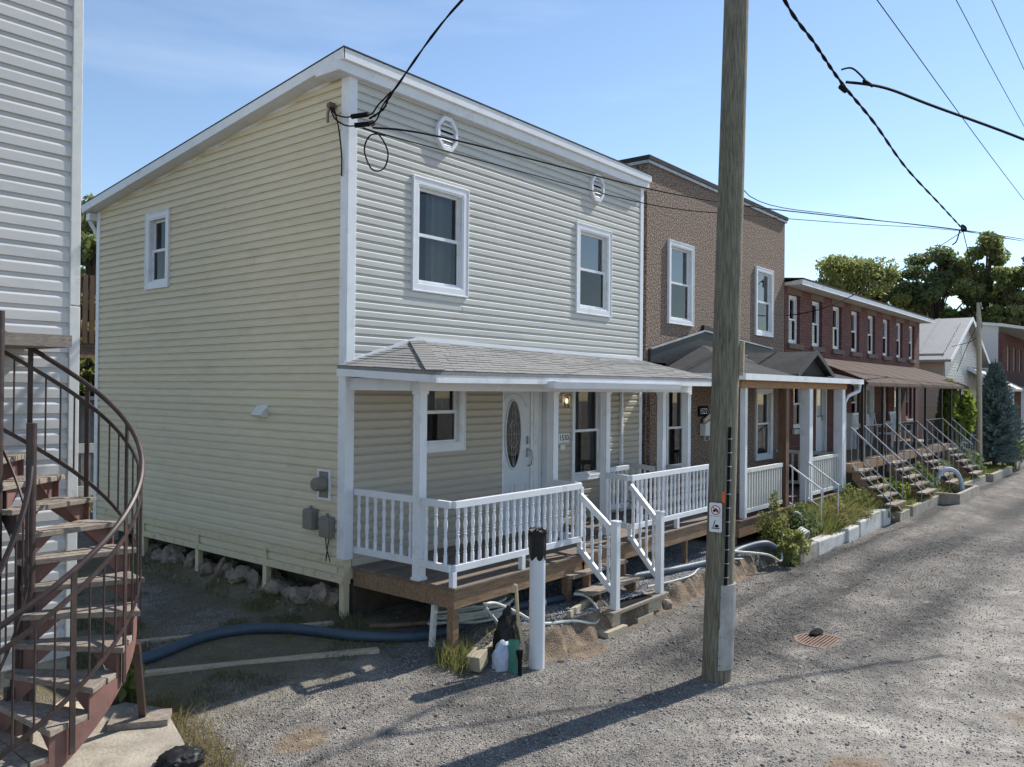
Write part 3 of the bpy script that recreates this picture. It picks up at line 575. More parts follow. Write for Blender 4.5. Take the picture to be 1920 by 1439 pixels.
# porch deck
dk=MB(); dk.box(.12,6.72,-1.63,-1.59,.375,.572); dk.box(.12,.16,-1.59,-.02,.375,.572); dk.box(6.68,6.72,-1.59,-.02,.375,.572)
for x in np.arange(.7,6.6,.5): dk.box(x,x+.04,-1.59,-.02,.40,.571)
deck=dk.build('porch_deck',MA['rim'],H); deck['label']='brown treated-wood porch deck'
nb=12
for i in range(nb):
    y1=-.02-(1.64/nb)*i; y0=y1-1.64/nb+.006
    MB().box(.1,6.74,y0,y1,.574,.6+random.uniform(-.002,.002)).build('deck_board',MA['deck'],deck,bevel=.003)
for x,y,w in ((.2,-1.54,.09),(2.35,-1.5,.09),(4.6,-1.45,.09),(6.55,-1.54,.1),(2.2,-.6,.09),(4.6,-.6,.09),(5.5,-1.54,.06)):
    MB().box(x-w/2,x+w/2,y-w/2,y+w/2,g(x,y)-.1,.374).build('deck_post',MA['rim'],deck)
MB().beam((.13,-1.3,-.08),(.17,-1.3,.375),.05,.05).build('deck_post',MA['oldwhite'],deck)
# porch posts, beam, roof
for x in (.143,2.60,3.89,5.56,6.42): fluted(x,-1.08,.601,2.66).build('porch_post',MA['white'],H)
MB().box(6.0,6.06,-.07,-.02,.601,2.66).build('porch_post',MA['white'],H)
MB().box(.08,6.5,-1.135,-1.025,2.66,2.80).build('porch_beam',MA['white'],H)
MB().box(.03,.14,-1.025,-.021,2.66,2.80).build('porch_beam',MA['white'],H)
EL,FL,AP,WR,FR=V(-.15,-.02,2.94),V(-.2,-1.64,2.86),V(1.12,-.02,3.28),V(6.72,-.02,3.22),V(6.4,-1.62,2.88)
mb=MB(); tp=[EL,FL,AP,WR,FR]; lo=[p-V(0,0,.035) for p in tp]
mb.add(tp+lo,[(0,1,2),(1,4,3,2),(5,7,6),(6,7,8,9),(0,5,6,1),(1,6,9,4),(4,9,8,3)])
pr=mb.build('porch_roof',MA['shingle'],H); pr['label']='grey shingled hip roof over the porch'
mb=MB(); up=V(0,0,.003)
shingles(mb,[FL+up,FR+up,WR+up,AP+up],13,.3); shingles(mb,[EL+up,FL+up,AP+up*1.0,AP+up+V(-.01,0,0)],12,.3,seed=4)
for k in range(13):
    a=FL.lerp(AP,k/13); b=FL.lerp(AP,(k+1.15)/13); mb.beam(a+V(0,0,.018),b+V(0,0,.012),.2,.008)
sh=mb.build('shingles',MA['shingle'],pr); sh['kind']='stuff'
mb=MB(); mb.beam(FL+V(.01,.02,-.075),FR+V(0,.02,-.075),.03,.08); mb.beam(EL+V(.01,0,-.075),FL+V(.02,.0,-.075),.03,.08); mb.beam(FR+V(-.02,0,-.08),WR+V(-.02,-.01,-.08),.03,.08); mb.build('fascia',MA['white'],pr)
MB().add([EL+V(.03,0,-.07),FL+V(.05,.05,-.07),FR+V(-.05,.05,-.07),WR+V(-.05,0,-.4)],[(0,1,2,3)]).build('soffit',MA['white'],pr)
mb=MB(); mb.beam(AP+V(0,-.005,.03),WR+V(0,-.005,.03),.02,.05); mb.beam(EL+V(.1,-.004,.03),AP+V(0,-.004,.03),.02,.05); mb.build('flashing',MA['white'],pr)
gt=MB(); gt.prism([(-1.70,2.70),(-1.60,2.70),(-1.60,2.80),(-1.606,2.80),(-1.606,2.708),(-1.69,2.708),(-1.715,2.79),(-1.735,2.79),(-1.735,2.775),(-1.722,2.775)],'x',1.75,5.0); gt.box(1.745,1.755,-1.715,-1.6,2.705,2.79); gt.build('gutter',MA['white'],pr)
# railings
railing(H,(.13,-.03),(.13,-1.03),1.51,.76,7)
railing(H,(.13,-1.13),(.115,-1.575),1.50,.755,3)
railing(H,(.14,-1.6),(2.5,-1.6),1.50,.755,20,label='white front porch railing left of the steps')
railing(H,(2.58,-1.13),(2.54,-1.57),1.50,.755,3)
railing(H,(3.85,-1.13),(3.74,-1.57),1.50,.755,3)
railing(H,(3.74,-1.6),(6.45,-1.6),1.50,.745,22,label='white front porch railing right of the steps')
railing(H,(5.56,-.95),(6.05,-.1),1.46,.745,5)
railing(H,(4.75,-.5),(5.5,-.5),1.46,.78,6)
for x,y in ((.13,-1.6),(1.3,-1.6),(2.5,-1.6),(3.74,-1.6),(5.1,-1.6),(6.4,-1.6)): MB().box(x-.03,x+.03,y-.03,y+.03,.601,.756).build('rail_foot',MA['white'],H)
for x in (2.5,): MB().box(x-.03,x+.03,-1.63,-1.57,.82,1.45).build('rail_post',MA['white'],H)
# front steps
for x in (2.5,3.35):
    st=MB(); st.prism([(-1.64,.5),(-1.64,.1),(-2.15,-.2),(-2.2,-.05),(-1.9,-.05),(-1.9,.16),(-1.74,.16),(-1.74,.36),(-1.64,.36)],'x',x,x+.04); steps=st.build('porch_steps',MA['rim'],H) if x<3 else st.build('stringer',MA['rim'],steps) and steps
for z,yf,yb,x0,x1 in ((.40,-1.76,-1.45,2.12,3.42),(.2,-1.96,-1.68,2.25,3.5),(.0,-2.24,-1.93,2.28,3.68)):
    hw=(yf-yb)/2
    MB().box(x0,x1,yf,yf-hw-.004,z-.04,z).build('tread',MA['tread'],steps,bevel=.004); MB().box(x0+.03,x1-.05,yf-hw+.004,yb,z-.04,z-.003).build('tread',MA['tread'],steps,bevel=.004)
MB().box(2.55,3.3,-2.2,-1.99,.001,.008).build('step_mat',MA['black'],steps)
for b in ((2.32,2.5,-2.2,-1.95,-.2,-.042),(3.2,3.55,-2.2,-2.0,-.2,-.042),(2.1,2.55,-2.28,-2.12,-.3,-.19),(2.9,3.3,-2.22,-2.08,-.28,-.2)): MB().box(*b).build('support_block',MA['lumber'],steps)
for x in (2.45,3.56):
    MB().box(x-.045,x+.045,-2.2,-2.11,.0,1.06).build('newel_post',MA['white'],H,bevel=.005); MB().box(x-.055,x+.055,-2.21,-2.1,1.06,1.085).build('newel_cap',MA['white'],H,bevel=.005)
railing(H,(2.47,-1.62),(2.45,-2.11),1.38,.62,4,zt2=1.0,zb2=.18); railing(H,(3.7,-1.62),(3.56,-2.11),1.40,.62,4,zt2=1.0,zb2=.18)
# foundation
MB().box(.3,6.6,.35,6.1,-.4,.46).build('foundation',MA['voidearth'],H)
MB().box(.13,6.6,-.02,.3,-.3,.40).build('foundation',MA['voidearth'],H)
rk=random.Random(5); y=.25; i=0
while y<5.6:
    k=rk.uniform(.07,.2); x=rk.uniform(.0,.16)
    MB().rock((x,y,g(x,y)+k*.1),(k*1.0,k*rk.uniform(1.1,1.6),k*rk.uniform(.7,1.2)),seed=200+i,n=3).build('foundation_stone',MA['stone'],H); y+=k*rk.uniform(.9,1.7); i+=1
for i in range(26):
    y=rk.uniform(.2,5.5); x=rk.uniform(-.3,.05); k=rk.uniform(.02,.06); MB().rock((x,y,g(x,y)),(k,k*1.3,k*.8),seed=300+i,n=1).build('rubble',MA['stone'],H)
# fittings on the house
m=thing('electricity_meter','round grey electricity meter in white frame on the cream side wall','meter',(-.02,.33,1.5))
mb=MB(); ring(mb,.23,.36,.025,-.0,.03); mb.xf(frameM('y',-.015,.45,1.36)).build('frame',MA['white'],m)
MB().box(-.04,-.014,.25,.42,1.39,1.69).build('socket',MA['greyplastic'],m)
MB().lathe([(.085,0),(.09,.03),(.085,.05),(.08,.12),(.07,.14),(.01,.145)],20).xf(Matrix.Translation((-.04,.34,1.55))@Matrix.Rotation(-math.pi/2,4,'Y')).build('dial',MA['greyplastic'],m,smooth=True)
for y,z,l in ((.55,1.12,'grey utility box on cream wall, left of the pair'),(.24,1.06,'grey utility box on cream wall beside the corner trim, with dangling wires')):
    b=thing('utility_box',l,'utility box',(-.02,y,z),'grey boxes low on the side wall')
    MB().box(-.1,-.015,y-.1,y+.1,z-.13,z+.11).build('housing',MA['greyplastic'],b,bevel=.012); MB().box(-.115,-.1,y-.09,y+.09,z-.12,z+.1).build('cover',MA['greyplastic'],b,bevel=.006)
    MB().tube([(-.06,y,z+.11),(-.06,y,z+.15)],.02,8).build('conduit_hub',MA['greyplastic'],b)
    if y<.3:
        for dy in (-.03,.04): MB().tube([(-.05,y+dy,z-.13),(-.06,y+dy*.3,z-.25),(-.045,y-dy*1.2,z-.42)],.006,5).build('wire',MA['black'],b)
d=thing('dryer_vent','small white dryer vent hood on the cream side wall','vent',(-.02,1.62,2.35))
MB().prism([(-.014,2.3),(-.10,2.3),(-.13,2.33),(-.014,2.46)],'y',1.5,1.72).build('hood',MA['oldwhite'],d); MB().box(-.02,-.0135,1.48,1.74,2.28,2.48).build('flange',MA['oldwhite'],d)
lt=thing('wall_lantern','small lit glass wall lantern beside the house number','lantern',(4.3,-.02,2.5))
MB().box(4.28,4.36,-.04,-.014,2.44,2.62).build('back_plate',MA['white'],lt)
MB().lathe([(.03,-.12),(.05,-.05),(.065,.05),(.06,.06)],12,(4.32,-.09,2.52)).build('shade',MA['glass'],lt,smooth=True)
bm_=bpy.data.materials.new('bulb'); bm_.use_nodes=True; bsdf(bm_).inputs['Emission Color'].default_value=(1,.7,.35,1); bsdf(bm_).inputs['Emission Strength'].default_value=2
MB().lathe([(.008,-.05),(.024,-.02),(.022,.015),(.01,.03)],10,(4.32,-.09,2.52)).build('bulb',bm_,lt,smooth=True)
MB().box(4.31,4.33,-.1,-.03,2.585,2.6).build('arm',MA['galv'],lt)
def XZ(x,y,z): return Matrix(((1,0,0,x),(0,0,-1,y),(0,1,0,z),(0,0,0,1)))
n=thing('house_number','white plaque with black house number 1530 by the window','sign',(4.36,-.03,1.93))
MB().box(4.2,4.48,-.03,-.014,1.86,2.0).build('plaque',MA['white'],n); text('1530',.13,XZ(4.34,-.032,1.93),MA['black'],n)
db=MB().box(4.25,4.37,-.035,-.014,1.75,1.82).build('door_chime_box',MA['white']); tag(db,'small white box beneath the 1530 house number','box')

# ------------------------------------------------------------ stucco house
K=thing('stucco_house','brown pebble-stucco two-storey house with dark porch roof','house',(10.3,4.5,0))
SX0,SX1,ST=6.93,13.68,6.86
sh_=[(7.78,8.68,4.03,5.47),(11.92,12.82,4.03,5.47),(7.72,8.5,1.2,2.75),(11.97,12.83,1.18,2.68),(10.0,10.85,.45,2.6)]
mb=holed(MB(),'x',0.0,SX0,SX1,-.3,ST,sh_,th=.15); mb.box(SX0,SX0+.12,.15,9,-.3,ST); mb.box(SX1-.12,SX1,.15,9,-.3,ST); mb.box(SX0+.12,SX1-.12,8.88,9,-.3,ST); mb.box(SX0+.12,SX1-.12,.15,8.88,ST-.3,ST-.25); mb.build('wall',MA['stucco'],K)
MB().box(6.99,7.6,-.06,-.002,.3,3.2).build('pilaster',MA['stucco'],K)
mb=MB(); mb.box(SX0-.05,SX1+.05,-.07,.2,ST+.02,ST+.1); mb.box(SX0-.05,SX0+.2,.2,9.1,ST+.02,ST+.1); mb.box(SX1-.2,SX1+.05,.2,9.1,ST+.02,ST+.1); mb.build('parapet_cap',MA['roofdark'],K)
mb=MB(); mb.box(SX0-.035,SX1+.035,-.05,.15,ST-.04,ST+.019); mb.box(SX0-.035,SX0+.1,.15,9.05,ST-.04,ST+.019); mb.build('cap_flashing',MA['galv'],K)
for x,z,w,h,c in ((7.71,3.96,1.04,1.59,(.0,.25,.5)),(11.85,3.97,1.04,1.58,None),(7.65,1.13,.9,1.68,(.15,.6,0)),(11.9,1.1,1.0,1.66,(.0,.45,0))): window(K,'x',-.01,x,z,w,h,trim=.085,curtain=c,room=.5,upg='glass2' if z>3 else 'glass')
sdr=MB().box(10.0,10.85,.08,.12,.45,2.6).build('door',MA['door'],K); MB().quad((10.1,.07,1.5),(10.75,.07,1.5),(10.75,.07,2.4),(10.1,.07,2.4)).build('door_pane',MA['glass'],sdr)
# porch
d2=MB(); d2.box(7.36,13.25,-1.62,-1.56,.15,.41); d2.box(7.36,7.42,-1.56,-.01,.15,.41); d2.box(13.19,13.25,-1.56,-.01,.15,.41); D2=d2.build('porch_deck',MA['rim'],K)
MA['reddeck']=mat('red_brown_deck',(.15,.085,.065),.75,.25,5,stretch=(9,1,9),rand=.15,dirt=(.22,.15,.12))
for i in range(42):
    x=7.36+i*.1404; MB().box(x,x+.135,-1.64,-.01,.412,.44).build('deck_board',MA['reddeck'],D2)
for x in (7.5,9.6,11.5,13.1): MB().box(x-.05,x+.05,-1.5,-1.4,g(x,-1.45)-.1,.149).build('deck_post',MA['rim'],D2)
for x,w in ((7.68,.1),(10.85,.2),(12.98,.2)): MB().box(x-w/2,x+w/2,-1.55-w/2,-1.55+w/2,.441,2.75).build('porch_post',MA['white'],K,bevel=.006)
MB().box(9.58,9.74,-1.6,-1.44,.30,2.75).build('porch_post',MA['brownpost'],K)['label']='bare brown timber porch post'
MB().box(7.4,13.25,-1.63,-1.47,2.75,2.885).build('porch_beam',MA['rawwood'],K)
PA=V(9.16,-.03,3.62); a=[V(7.2,-.03,3.0),V(7.2,-1.72,3.0),V(13.75,-1.72,3.0),V(13.75,-.03,3.2),V(12.7,-.03,3.45),PA]
mb=MB(); lo=[p-V(0,0,.05) for p in a]; mb.add(a+lo,[(0,1,5),(1,2,4,5),(2,3,4),(6,11,7),(7,11,10,8),(8,10,9),(0,6,7,1),(1,7,8,2),(2,8,9,3)]); PR=mb.build('porch_roof',MA['roofdark'],K)
mb=MB(); 
for p,q in ((V(7.0,-.06,3.14),V(9.16,-.06,3.72)),(V(9.16,-.06,3.72),V(12.75,-.06,3.52))):
    mb.add([p+V(0,0,-.14),q+V(0,0,-.14),q+V(0,0,.17),p+V(0,0,.3),p+V(0,.055,-.14),q+V(0,.055,-.14),q+V(0,.055,.17),p+V(0,.055,.3)],[(0,1,2,3),(4,7,6,5),(3,2,6,7),(0,3,7,4),(1,5,6,2)])
mb.build('upstand',MA['membrane'],PR)
mb=MB(); mb.beam((7.0,-.075,3.45),(9.16,-.075,3.90),.03,.03); mb.beam((9.16,-.075,3.90),(12.75,-.075,3.70),.03,.03); mb.build('upstand_flashing',MA['galv'],PR)
mb=MB(); A=V(10.85,-1.74,3.52); L,Rr=V(9.75,-1.74,3.02),V(11.95,-1.74,3.02); bk=V(10.85,-.6,3.5)
mb.add([A,L,Rr,V(10.85,-.25,3.52),V(9.75,-.9,3.1),V(11.95,-.9,3.1),A-V(0,0,.05),L-V(0,0,.05),Rr-V(0,0,.05)],[(0,3,4,1),(0,2,5,3),(0,1,7,6),(0,6,8,2)]); mb.build('gable',MA['roofdark'],PR)
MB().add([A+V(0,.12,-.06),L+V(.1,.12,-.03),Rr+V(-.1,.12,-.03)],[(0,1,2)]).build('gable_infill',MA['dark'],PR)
mb=MB(); mb.beam(L+V(0,-.02,-.02),A+V(0,-.02,-.02),.03,.09); mb.beam(Rr+V(0,-.02,-.02),A+V(0,-.02,-.02),.03,.09); mb.build('barge_board',MA['membrane'],PR)
def gut(p,q): return MB().beam(p,q,.1,.11)
gut(V(7.16,-.04,2.95),V(7.16,-1.74,2.94)).build('gutter',MA['white'],PR); gut(V(7.1,-1.78,2.94),V(13.85,-1.78,2.93)).build('gutter',MA['white'],PR)
mb=MB(); mb.tube([(13.7,-1.78,2.88),(13.7,-1.76,2.72),(13.35,-1.62,2.6),(13.17,-1.6,2.45),(13.17,-1.6,.5)],.045,8); mb.build('downspout',MA['white'],PR,smooth=True)
railing(K,(7.75,-1.55),(9.5,-1.55),1.31,.52,15,SQ,'oldwhite'); railing(K,(10.97,-1.55),(12.87,-1.55),1.31,.52,16,SQ,'oldwhite'); railing(K,(13.1,-1.45),(13.1,-.05),1.31,.52,9,SQ,'oldwhite'); railing(K,(7.45,-1.5),(7.45,-.1),1.31,.52,12,SQ,'oldwhite')
ss=MB(); ss.box(9.75,9.79,-2.2,-1.64,-.1,.1); S2=ss.build('porch_steps',MA['rim'],K)
for z,y in ((.22,-1.75),(.02,-2.05)): MB().box(9.7,10.75,y-.16,y+.14,z-.04,z).build('tread',MA['tread'],S2)
for x in (9.72,10.72):
    mb=MB(); mb.tube([(x,-1.62,1.25),(x,-2.25,.82)],.018,6); mb.tube([(x,-1.62,.52),(x,-2.25,.12)],.014,6)
    for t in (.1,.5,.98): y=-1.62-.63*t; mb.tube([(x,y,1.25-.43*t),(x,y,.52-.42*t-(.3 if t>.9 else 0))],.012,6)
    mb.build('handrail',MA['white'],S2)
n=thing('house_number','black plaque with pale number 1522 on brown stucco','sign',(9.24,-.02,2.27)); MB().box(9.02,9.45,-.03,-.012,2.17,2.38).build('plaque',MA['black'],n,bevel=.005); text('1522',.17,XZ(9.235,-.032,2.27),MA['white'],n)
n=thing('mailbox','white wall mailbox with letters below the 1522 plaque','mailbox',(9.35,-.05,1.9)); mb=MB(); mb.prism([(9.1,1.78),(9.6,1.78),(9.6,2.02),(9.35,2.1),(9.1,2.02)],'y',-.14,-.012); mb.build('box',MA['white'],n,bevel=.006)
MB().beam((9.15,-.08,2.08),(9.5,-.07,2.2),.03,.09).build('letter',MA['creampaint'],n); mb=MB()
for x in (9.25,9.45): mb.tube([(x,-.05,1.78),(x-.03,-.07,1.68),(x+.04,-.08,1.68)],.008,5)
mb.build('paper_hook',MA['white'],n)
# ------------------------------------------------------------ brick row house
BR=thing('brick_row_house','long dark red brick row house with brown awning and iron railings','house',(20.5,4,0))
BX0,BX1=13.72,27.3
wx=[13.98+i*1.685 for i in range(8)]
up_h=[(x,x+.78,3.9,5.12) for x in wx]
lo_items=[(14.35,'w'),(16.0,'d'),(17.6,'w'),(19.1,'w'),(20.55,'d'),(22.3,'w'),(23.8,'d'),(25.4,'w')]
lo_h=[(x,x+.85,1.05,2.95) if k=='d' else (x,x+.8,1.75,3.0) for x,k in lo_items]
mb=holed(MB(),'x',0,BX0,BX1,-.3,5.3,up_h+lo_h,th=.2); mb.box(BX1-.2,BX1,.2,8,-.3,5.3); mb.box(BX0,BX0+.2,.2,8,-.3,5.3); mb.box(BX0,BX1,7.8,8,-.3,5.3); mb.build('wall',MA['brick'],BR)
for i,x in enumerate(wx):
    window(BR,'x',.1,x,3.9,.78,1.22,trim=.045,proud=.01,rec=.02,room=.4,curtain=(.0,.5,.45) if i%2 else None,upg='glass2')
    MB().box(x-.12,x+.9,-.012,.05,5.13,5.297).build('lintel',MA['lintel'],BR); MB().box(x-.1,x+.88,-.07,.1,3.76,3.89).build('sill',MA['lintel'],BR,bevel=.006)
for x,k in lo_items:
    if k=='w':
        window(BR,'x',.1,x,1.75,.8,1.25,trim=.05,proud=.01,rec=.02,room=.4); MB().box(x-.1,x+.9,-.06,.1,1.62,1.745).build('sill',MA['whiteblock'],BR)
    else:
        dd=MB().box(x+.05,x+.8,.08,.12,1.06,2.9).build('door',MA['door'],BR); MB().quad((x+.15,.07,2.0),(x+.7,.07,2.0),(x+.7,.07,2.75),(x+.15,.07,2.75)).build('door_pane',MA['glass'],dd); MB().box(x+.69,x+.74,.05,.08,1.9,2.05).build('handle',MA['galv'],dd)
        mb=MB(); mb.box(x,x+.05,-.01,.1,1.06,2.95); mb.box(x+.8,x+.85,-.01,.1,1.06,2.95); mb.box(x,x+.85,-.01,.1,2.9,2.95); mb.build('door_frame',MA['white'],BR); MB().box(x-.02,x+.9,.13,.16,1,3).build('door_backing',MA['dark'],BR)
mb=MB(); mb.prism([(-.42,5.30),(.1,5.30),(.1,5.36),(-.42,5.42)],'x',BX0-.02,BX1+.3); mb.build('soffit',MA['oldwhite'],BR)
MB().box(BX0-.02,BX1+.32,-.44,-.421,5.29,5.42).build('fascia',MA['white'],BR)
MB().prism([(-.46,5.421),(8.1,6.1),(8.1,6.14),(-.46,5.455)],'x',BX0-.02,BX1+.34).build('roof',MA['roofdark'],BR)
MB().tube([(18.6,1.0,5.4),(18.6,1.0,5.85)],.09,10).build('roof_pipe',MA['galv'],BR)
# awning: curved sheet
mb=MB(); prof=[(-.012,3.62),(-.5,3.48),(-1.0,3.31),(-1.45,3.13),(-1.72,3.02),(-1.84,2.93),(-1.86,2.86)]
n=len(prof); xs=(14.15,26.2); vs=[(x,p[0],p[1]) for x in xs for p in prof]+[(x,p[0],p[1]-.03) for x in xs for p in prof]
fs=[(i,i+1,n+i+1,n+i) for i in range(n-1)]+[(2*n+i,3*n+i,3*n+i+1,2*n+i+1) for i in range(n-1)]+[(i,2*n+i,2*n+i+1,i+1) for i in range(n-1)]+[(n+i,n+i+1,3*n+i+1,3*n+i) for i in range(n-1)]+[(n-1,3*n-1,4*n-1,2*n-1)]
mb.add(vs,fs); aw=mb.build('awning',MA['awning'],BR)
for x in np.arange(15.2,26,1.4): MB().tube([(x,p[0],p[1]-.001) for p in prof],.005,5).build('seam',MA['awning'],aw)
# raised porch
mb=MB(); mb.box(13.3,25.6,-1.72,-1.0,.85,1.05); mb.box(13.3,25.6,-1.0,-.01,.9,1.05); mb.build('porch_floor',MA['rim'],BR)
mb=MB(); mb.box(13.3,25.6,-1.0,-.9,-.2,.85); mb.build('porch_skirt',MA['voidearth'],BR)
for x in (14.2,15.93,17.36,19.2,20.48,22.6,24.0,25.5): MB().box(x-.03,x+.03,-1.73,-1.67,1.05,2.99).build('iron_post',MA['iron'],BR)
flights=[(13.32,14.35),(16.2,17.45),(19.4,20.65),(22.78,24.0)]
def ironrail(p,q,zt,zb,zt2,zb2,n,parent):
    mb=MB(); mb.tube([(p[0],p[1],zt),(q[0],q[1],zt2)],.018,6); mb.tube([(p[0],p[1],zb),(q[0],q[1],zb2)],.014,6)
    for i in range(n+1):
        t=i/n; x=p[0]+(q[0]-p[0])*t; y=p[1]+(q[1]-p[1])*t; mb.tube([(x,y,zt+(zt2-zt)*t),(x,y,zb+(zb2-zb)*t-(.15 if i in(0,n) else 0))],.008,4)
    return mb.build('iron_railing',MA['iron'],parent)
edges=[13.3]+[v for f in flights for v in f]+[25.5]
for a,b in zip(edges[::2],edges[1::2]):
    if b-a>.2: ironrail((a,-1.7),(b,-1.7),1.88,1.12,1.88,1.12,int((b-a)/.13),BR)
for j,(a,b) in enumerate(flights):
    sp_=[(-1.72,1.0),(-1.72,.7),(-2.4,-.1),(-2.62,-.1)]
    fl=MB().prism(sp_,'x',a+.06,a+.11).build('stair_flight',MA['rim'],BR); MB().prism(sp_,'x',b-.1,b-.05).build('stringer',MA['rim'],fl)
    for k in range(5): MB().box(a,b,-1.93-k*.18,-1.7-k*.18,.86-k*.175,.9-k*.175).build('tread',MA['tread'],fl)
    for x in (a,b):
        mb=MB(); mb.tube([(x,-1.7,1.88),(x,-2.56,1.08)],.02,6); mb.tube([(x,-1.75,1.02),(x,-2.56,.26)],.014,6)
        for t in (0,.17,.33,.5,.67,.83,1): y=-1.72-.84*t; mb.tube([(x,y,1.86-.78*t),(x,y,(1.04-.78*t) if t<1 else -.1)],.009,4)
        mb.build('handrail',MA['galv'],fl)
# porch chairs
def chair(x,y,z,rot,label):
    c=thing('porch_chair',label,'chair',(x,y,z),'white chairs on the iron-railed porch'); Mx=Matrix.Translation((x,y,z))@Matrix.Rotation(rot,4,'Z')
    MB().box(-.24,.24,-.22,.22,.4,.44).xf(Mx).build('seat',MA['white'],c)
    for i in range(5): MB().beam((-.2+i*.1,.2,.45),(-.2+i*.1,.3,1.0),.05,.02).xf(Mx).build('slat',MA['white'],c)
    MB().beam((-.25,.3,1.0),(.25,.3,1.0),.04,.06).xf(Mx).build('top_rail',MA['white'],c)
    for sx in (-.22,.22):
        MB().beam((sx,-.2,0),(sx,-.2,.62),.04,.04).xf(Mx).build('leg',MA['white'],c); MB().beam((sx,.2,0),(sx,.22,.62),.04,.04).xf(Mx).build('leg',MA['white'],c); MB().box(sx-.03,sx+.03,-.24,.26,.62,.65).xf(Mx).build('armrest',MA['white'],c)
chair(20.0,-.7,1.05,.3,'white slatted chair on the porch near the second iron stair'); chair(22.0,-.7,1.05,-.2,'white slatted chair further along the iron-railed porch')
ac=thing('air_conditioner','white window air conditioner box above the first iron stair','air conditioner',(18.3,-.3,1.6)); MB().box(18.05,18.6,-.35,-.02,1.62,2.1).build('casing',MA['white'],ac,bevel=.01); MB().box(18.1,18.55,-.358,-.351,1.68,2.04).build('grille',MA['galv'],ac); MB().box(18.1,18.16,-.3,-.05,1.05,1.62).build('bracket',MA['white'],ac); MB().box(18.5,18.56,-.3,-.05,1.05,1.62).build('bracket',MA['white'],ac)

# ------------------------------------------------------------ gabled white house
GH=thing('gabled_house','white clapboard cottage with steep pale tin gable roof','house',(35.5,4,0))
ax,az,ez=35.5,6.1,4.28
mb=MB(); mb.prism([(31.4,-.2),(39.6,-.2),(39.6,ez),(ax,az-.1),(31.4,ez)],'y',0,7.5); mb.build('wall',MA['lgrey'],GH)
for k in range(48):
    z=.2+k*.12
    if z>5.8: break
    w=(0 if z<ez else (z-ez)/(az-ez)*4.1)
    MB().box(31.38+w,39.62-w,-.03,-.001,z,z+.098).build('siding_board',MA['lgrey'],GH)
for k in range(36): MB().box(31.383,31.399,0.01,7.5,.2+k*.115,.2+k*.115+.107).build('siding_board',MA['beige'],GH)
th=.1
for sx,nm in ((1,'roof_slope'),(-1,'roof_slope')):
    x0=ax-sx*4.6; zz=ez-.22
    mb=MB(); mb.add([(x0,-.35,zz),(ax,-.35,az),(ax,7.8,az),(x0,7.8,zz),(x0,-.35,zz-th),(ax,-.35,az-th),(ax,7.8,az-th),(x0,7.8,zz-th)],[(0,1,2,3),(4,7,6,5),(0,4,5,1),(1,5,6,2),(2,6,7,3),(3,7,4,0)]); rs=mb.build(nm,MA['tin'],GH)
    for y in (1.0,3.2,5.4): MB().beam((x0,y,zz+.015),(ax,y,az+.015),.06,.03).build('seam',MA['tin'],rs)
    MB().beam((x0,-.37,zz-.06),(ax,-.37,az-.06),.03,.16).build('barge_board',MA['white'],rs)
MB().box(34.9,35.3,-.04,-.017,4.3,5.2).build('shutter',MA['white'],GH); MB().box(35.4,35.8,-.04,-.017,4.3,5.2).build('shutter',MA['white'],GH)
MB().box(31.36,31.55,-.03,-.0165,-.1,4.1).build('corner_trim',MA['white'],GH)
mb=MB(); mb.add([(36.2,-.02,3.9),(36.2,-1.9,2.9),(40,-1.9,2.9),(40,-.02,3.9),(36.2,-.02,3.8),(36.2,-1.9,2.8),(40,-1.9,2.8),(40,-.02,3.8)],[(0,1,2,3),(4,7,6,5),(0,4,5,1),(1,5,6,2),(2,6,7,3)]); mb.build('porch_roof',MA['tin'],GH)
MB().beam((36.18,-.02,3.85),(36.18,-1.92,2.85),.03,.16).build('barge_board',MA['white'],GH); MB().box(36.2,36.35,-1.85,-1.7,-.1,2.8).build('porch_post',MA['white'],GH); MB().box(39.7,39.85,-1.85,-1.7,-.1,2.8).build('porch_post',MA['white'],GH)
# far brick duplex with balcony
FB=thing('balcony_house','far brick house with long green-grey timber balcony','house',(48,0,0))
fbh=[(x,x+.8,3.9,5.2) for x in (43.5,45.6,47.7,49.8,52)]
mb=holed(MB(),'x',-.6,42,56,-.3,5.8,fbh,th=.2); mb.build('wall',MA['brick'],FB); MB().box(42,42.2,-.4,7,-.3,6.2).build('side_wall',MA['lgrey'],FB)
for h in fbh: window(FB,'x',-.5,h[0],3.9,.8,1.3,trim=.08,proud=.02,rec=.02,room=.3)
mb=MB(); mb.prism([(-3.2,5.6),(-.6,6.1),(7,7.0),(7,7.1),(-.6,6.25),(-3.2,5.72)],'x',41.8,56); mb.build('roof',MA['oldwhite'],FB)
MA['balc']=mat('grey_green_timber',(.27,.27,.235),.8,.2,5)
mb=MB(); mb.box(42,56,-3.0,-.6,2.85,3.05); mb.build('balcony_floor',MA['balc'],FB)
for x in (42.1,44.8,47.5,50.2,52.9,55.6): MB().box(x-.09,x+.09,-3.0,-2.82,-.2,5.62).build('balcony_post',MA['balc'],FB)
for z0,z1 in ((3.15,4.1),(.3,1.3)):
    mb=MB(); mb.box(42,56,-2.95,-2.88,z1-.08,z1); mb.box(42,56,-2.95,-2.88,z0,z0+.08); br=mb.build('balcony_rail',MA['balc'],FB)
    for i in range(60): MB().box(42.15+i*.23,42.23+i*.23,-2.94,-2.9,z0+.08,z1-.08).build('picket',MA['balc'],br)
MB().beam((43,-3.0,2.9),(49,-3.6,.2),.25,.1).build('outer_stair',MA['balc'],FB)

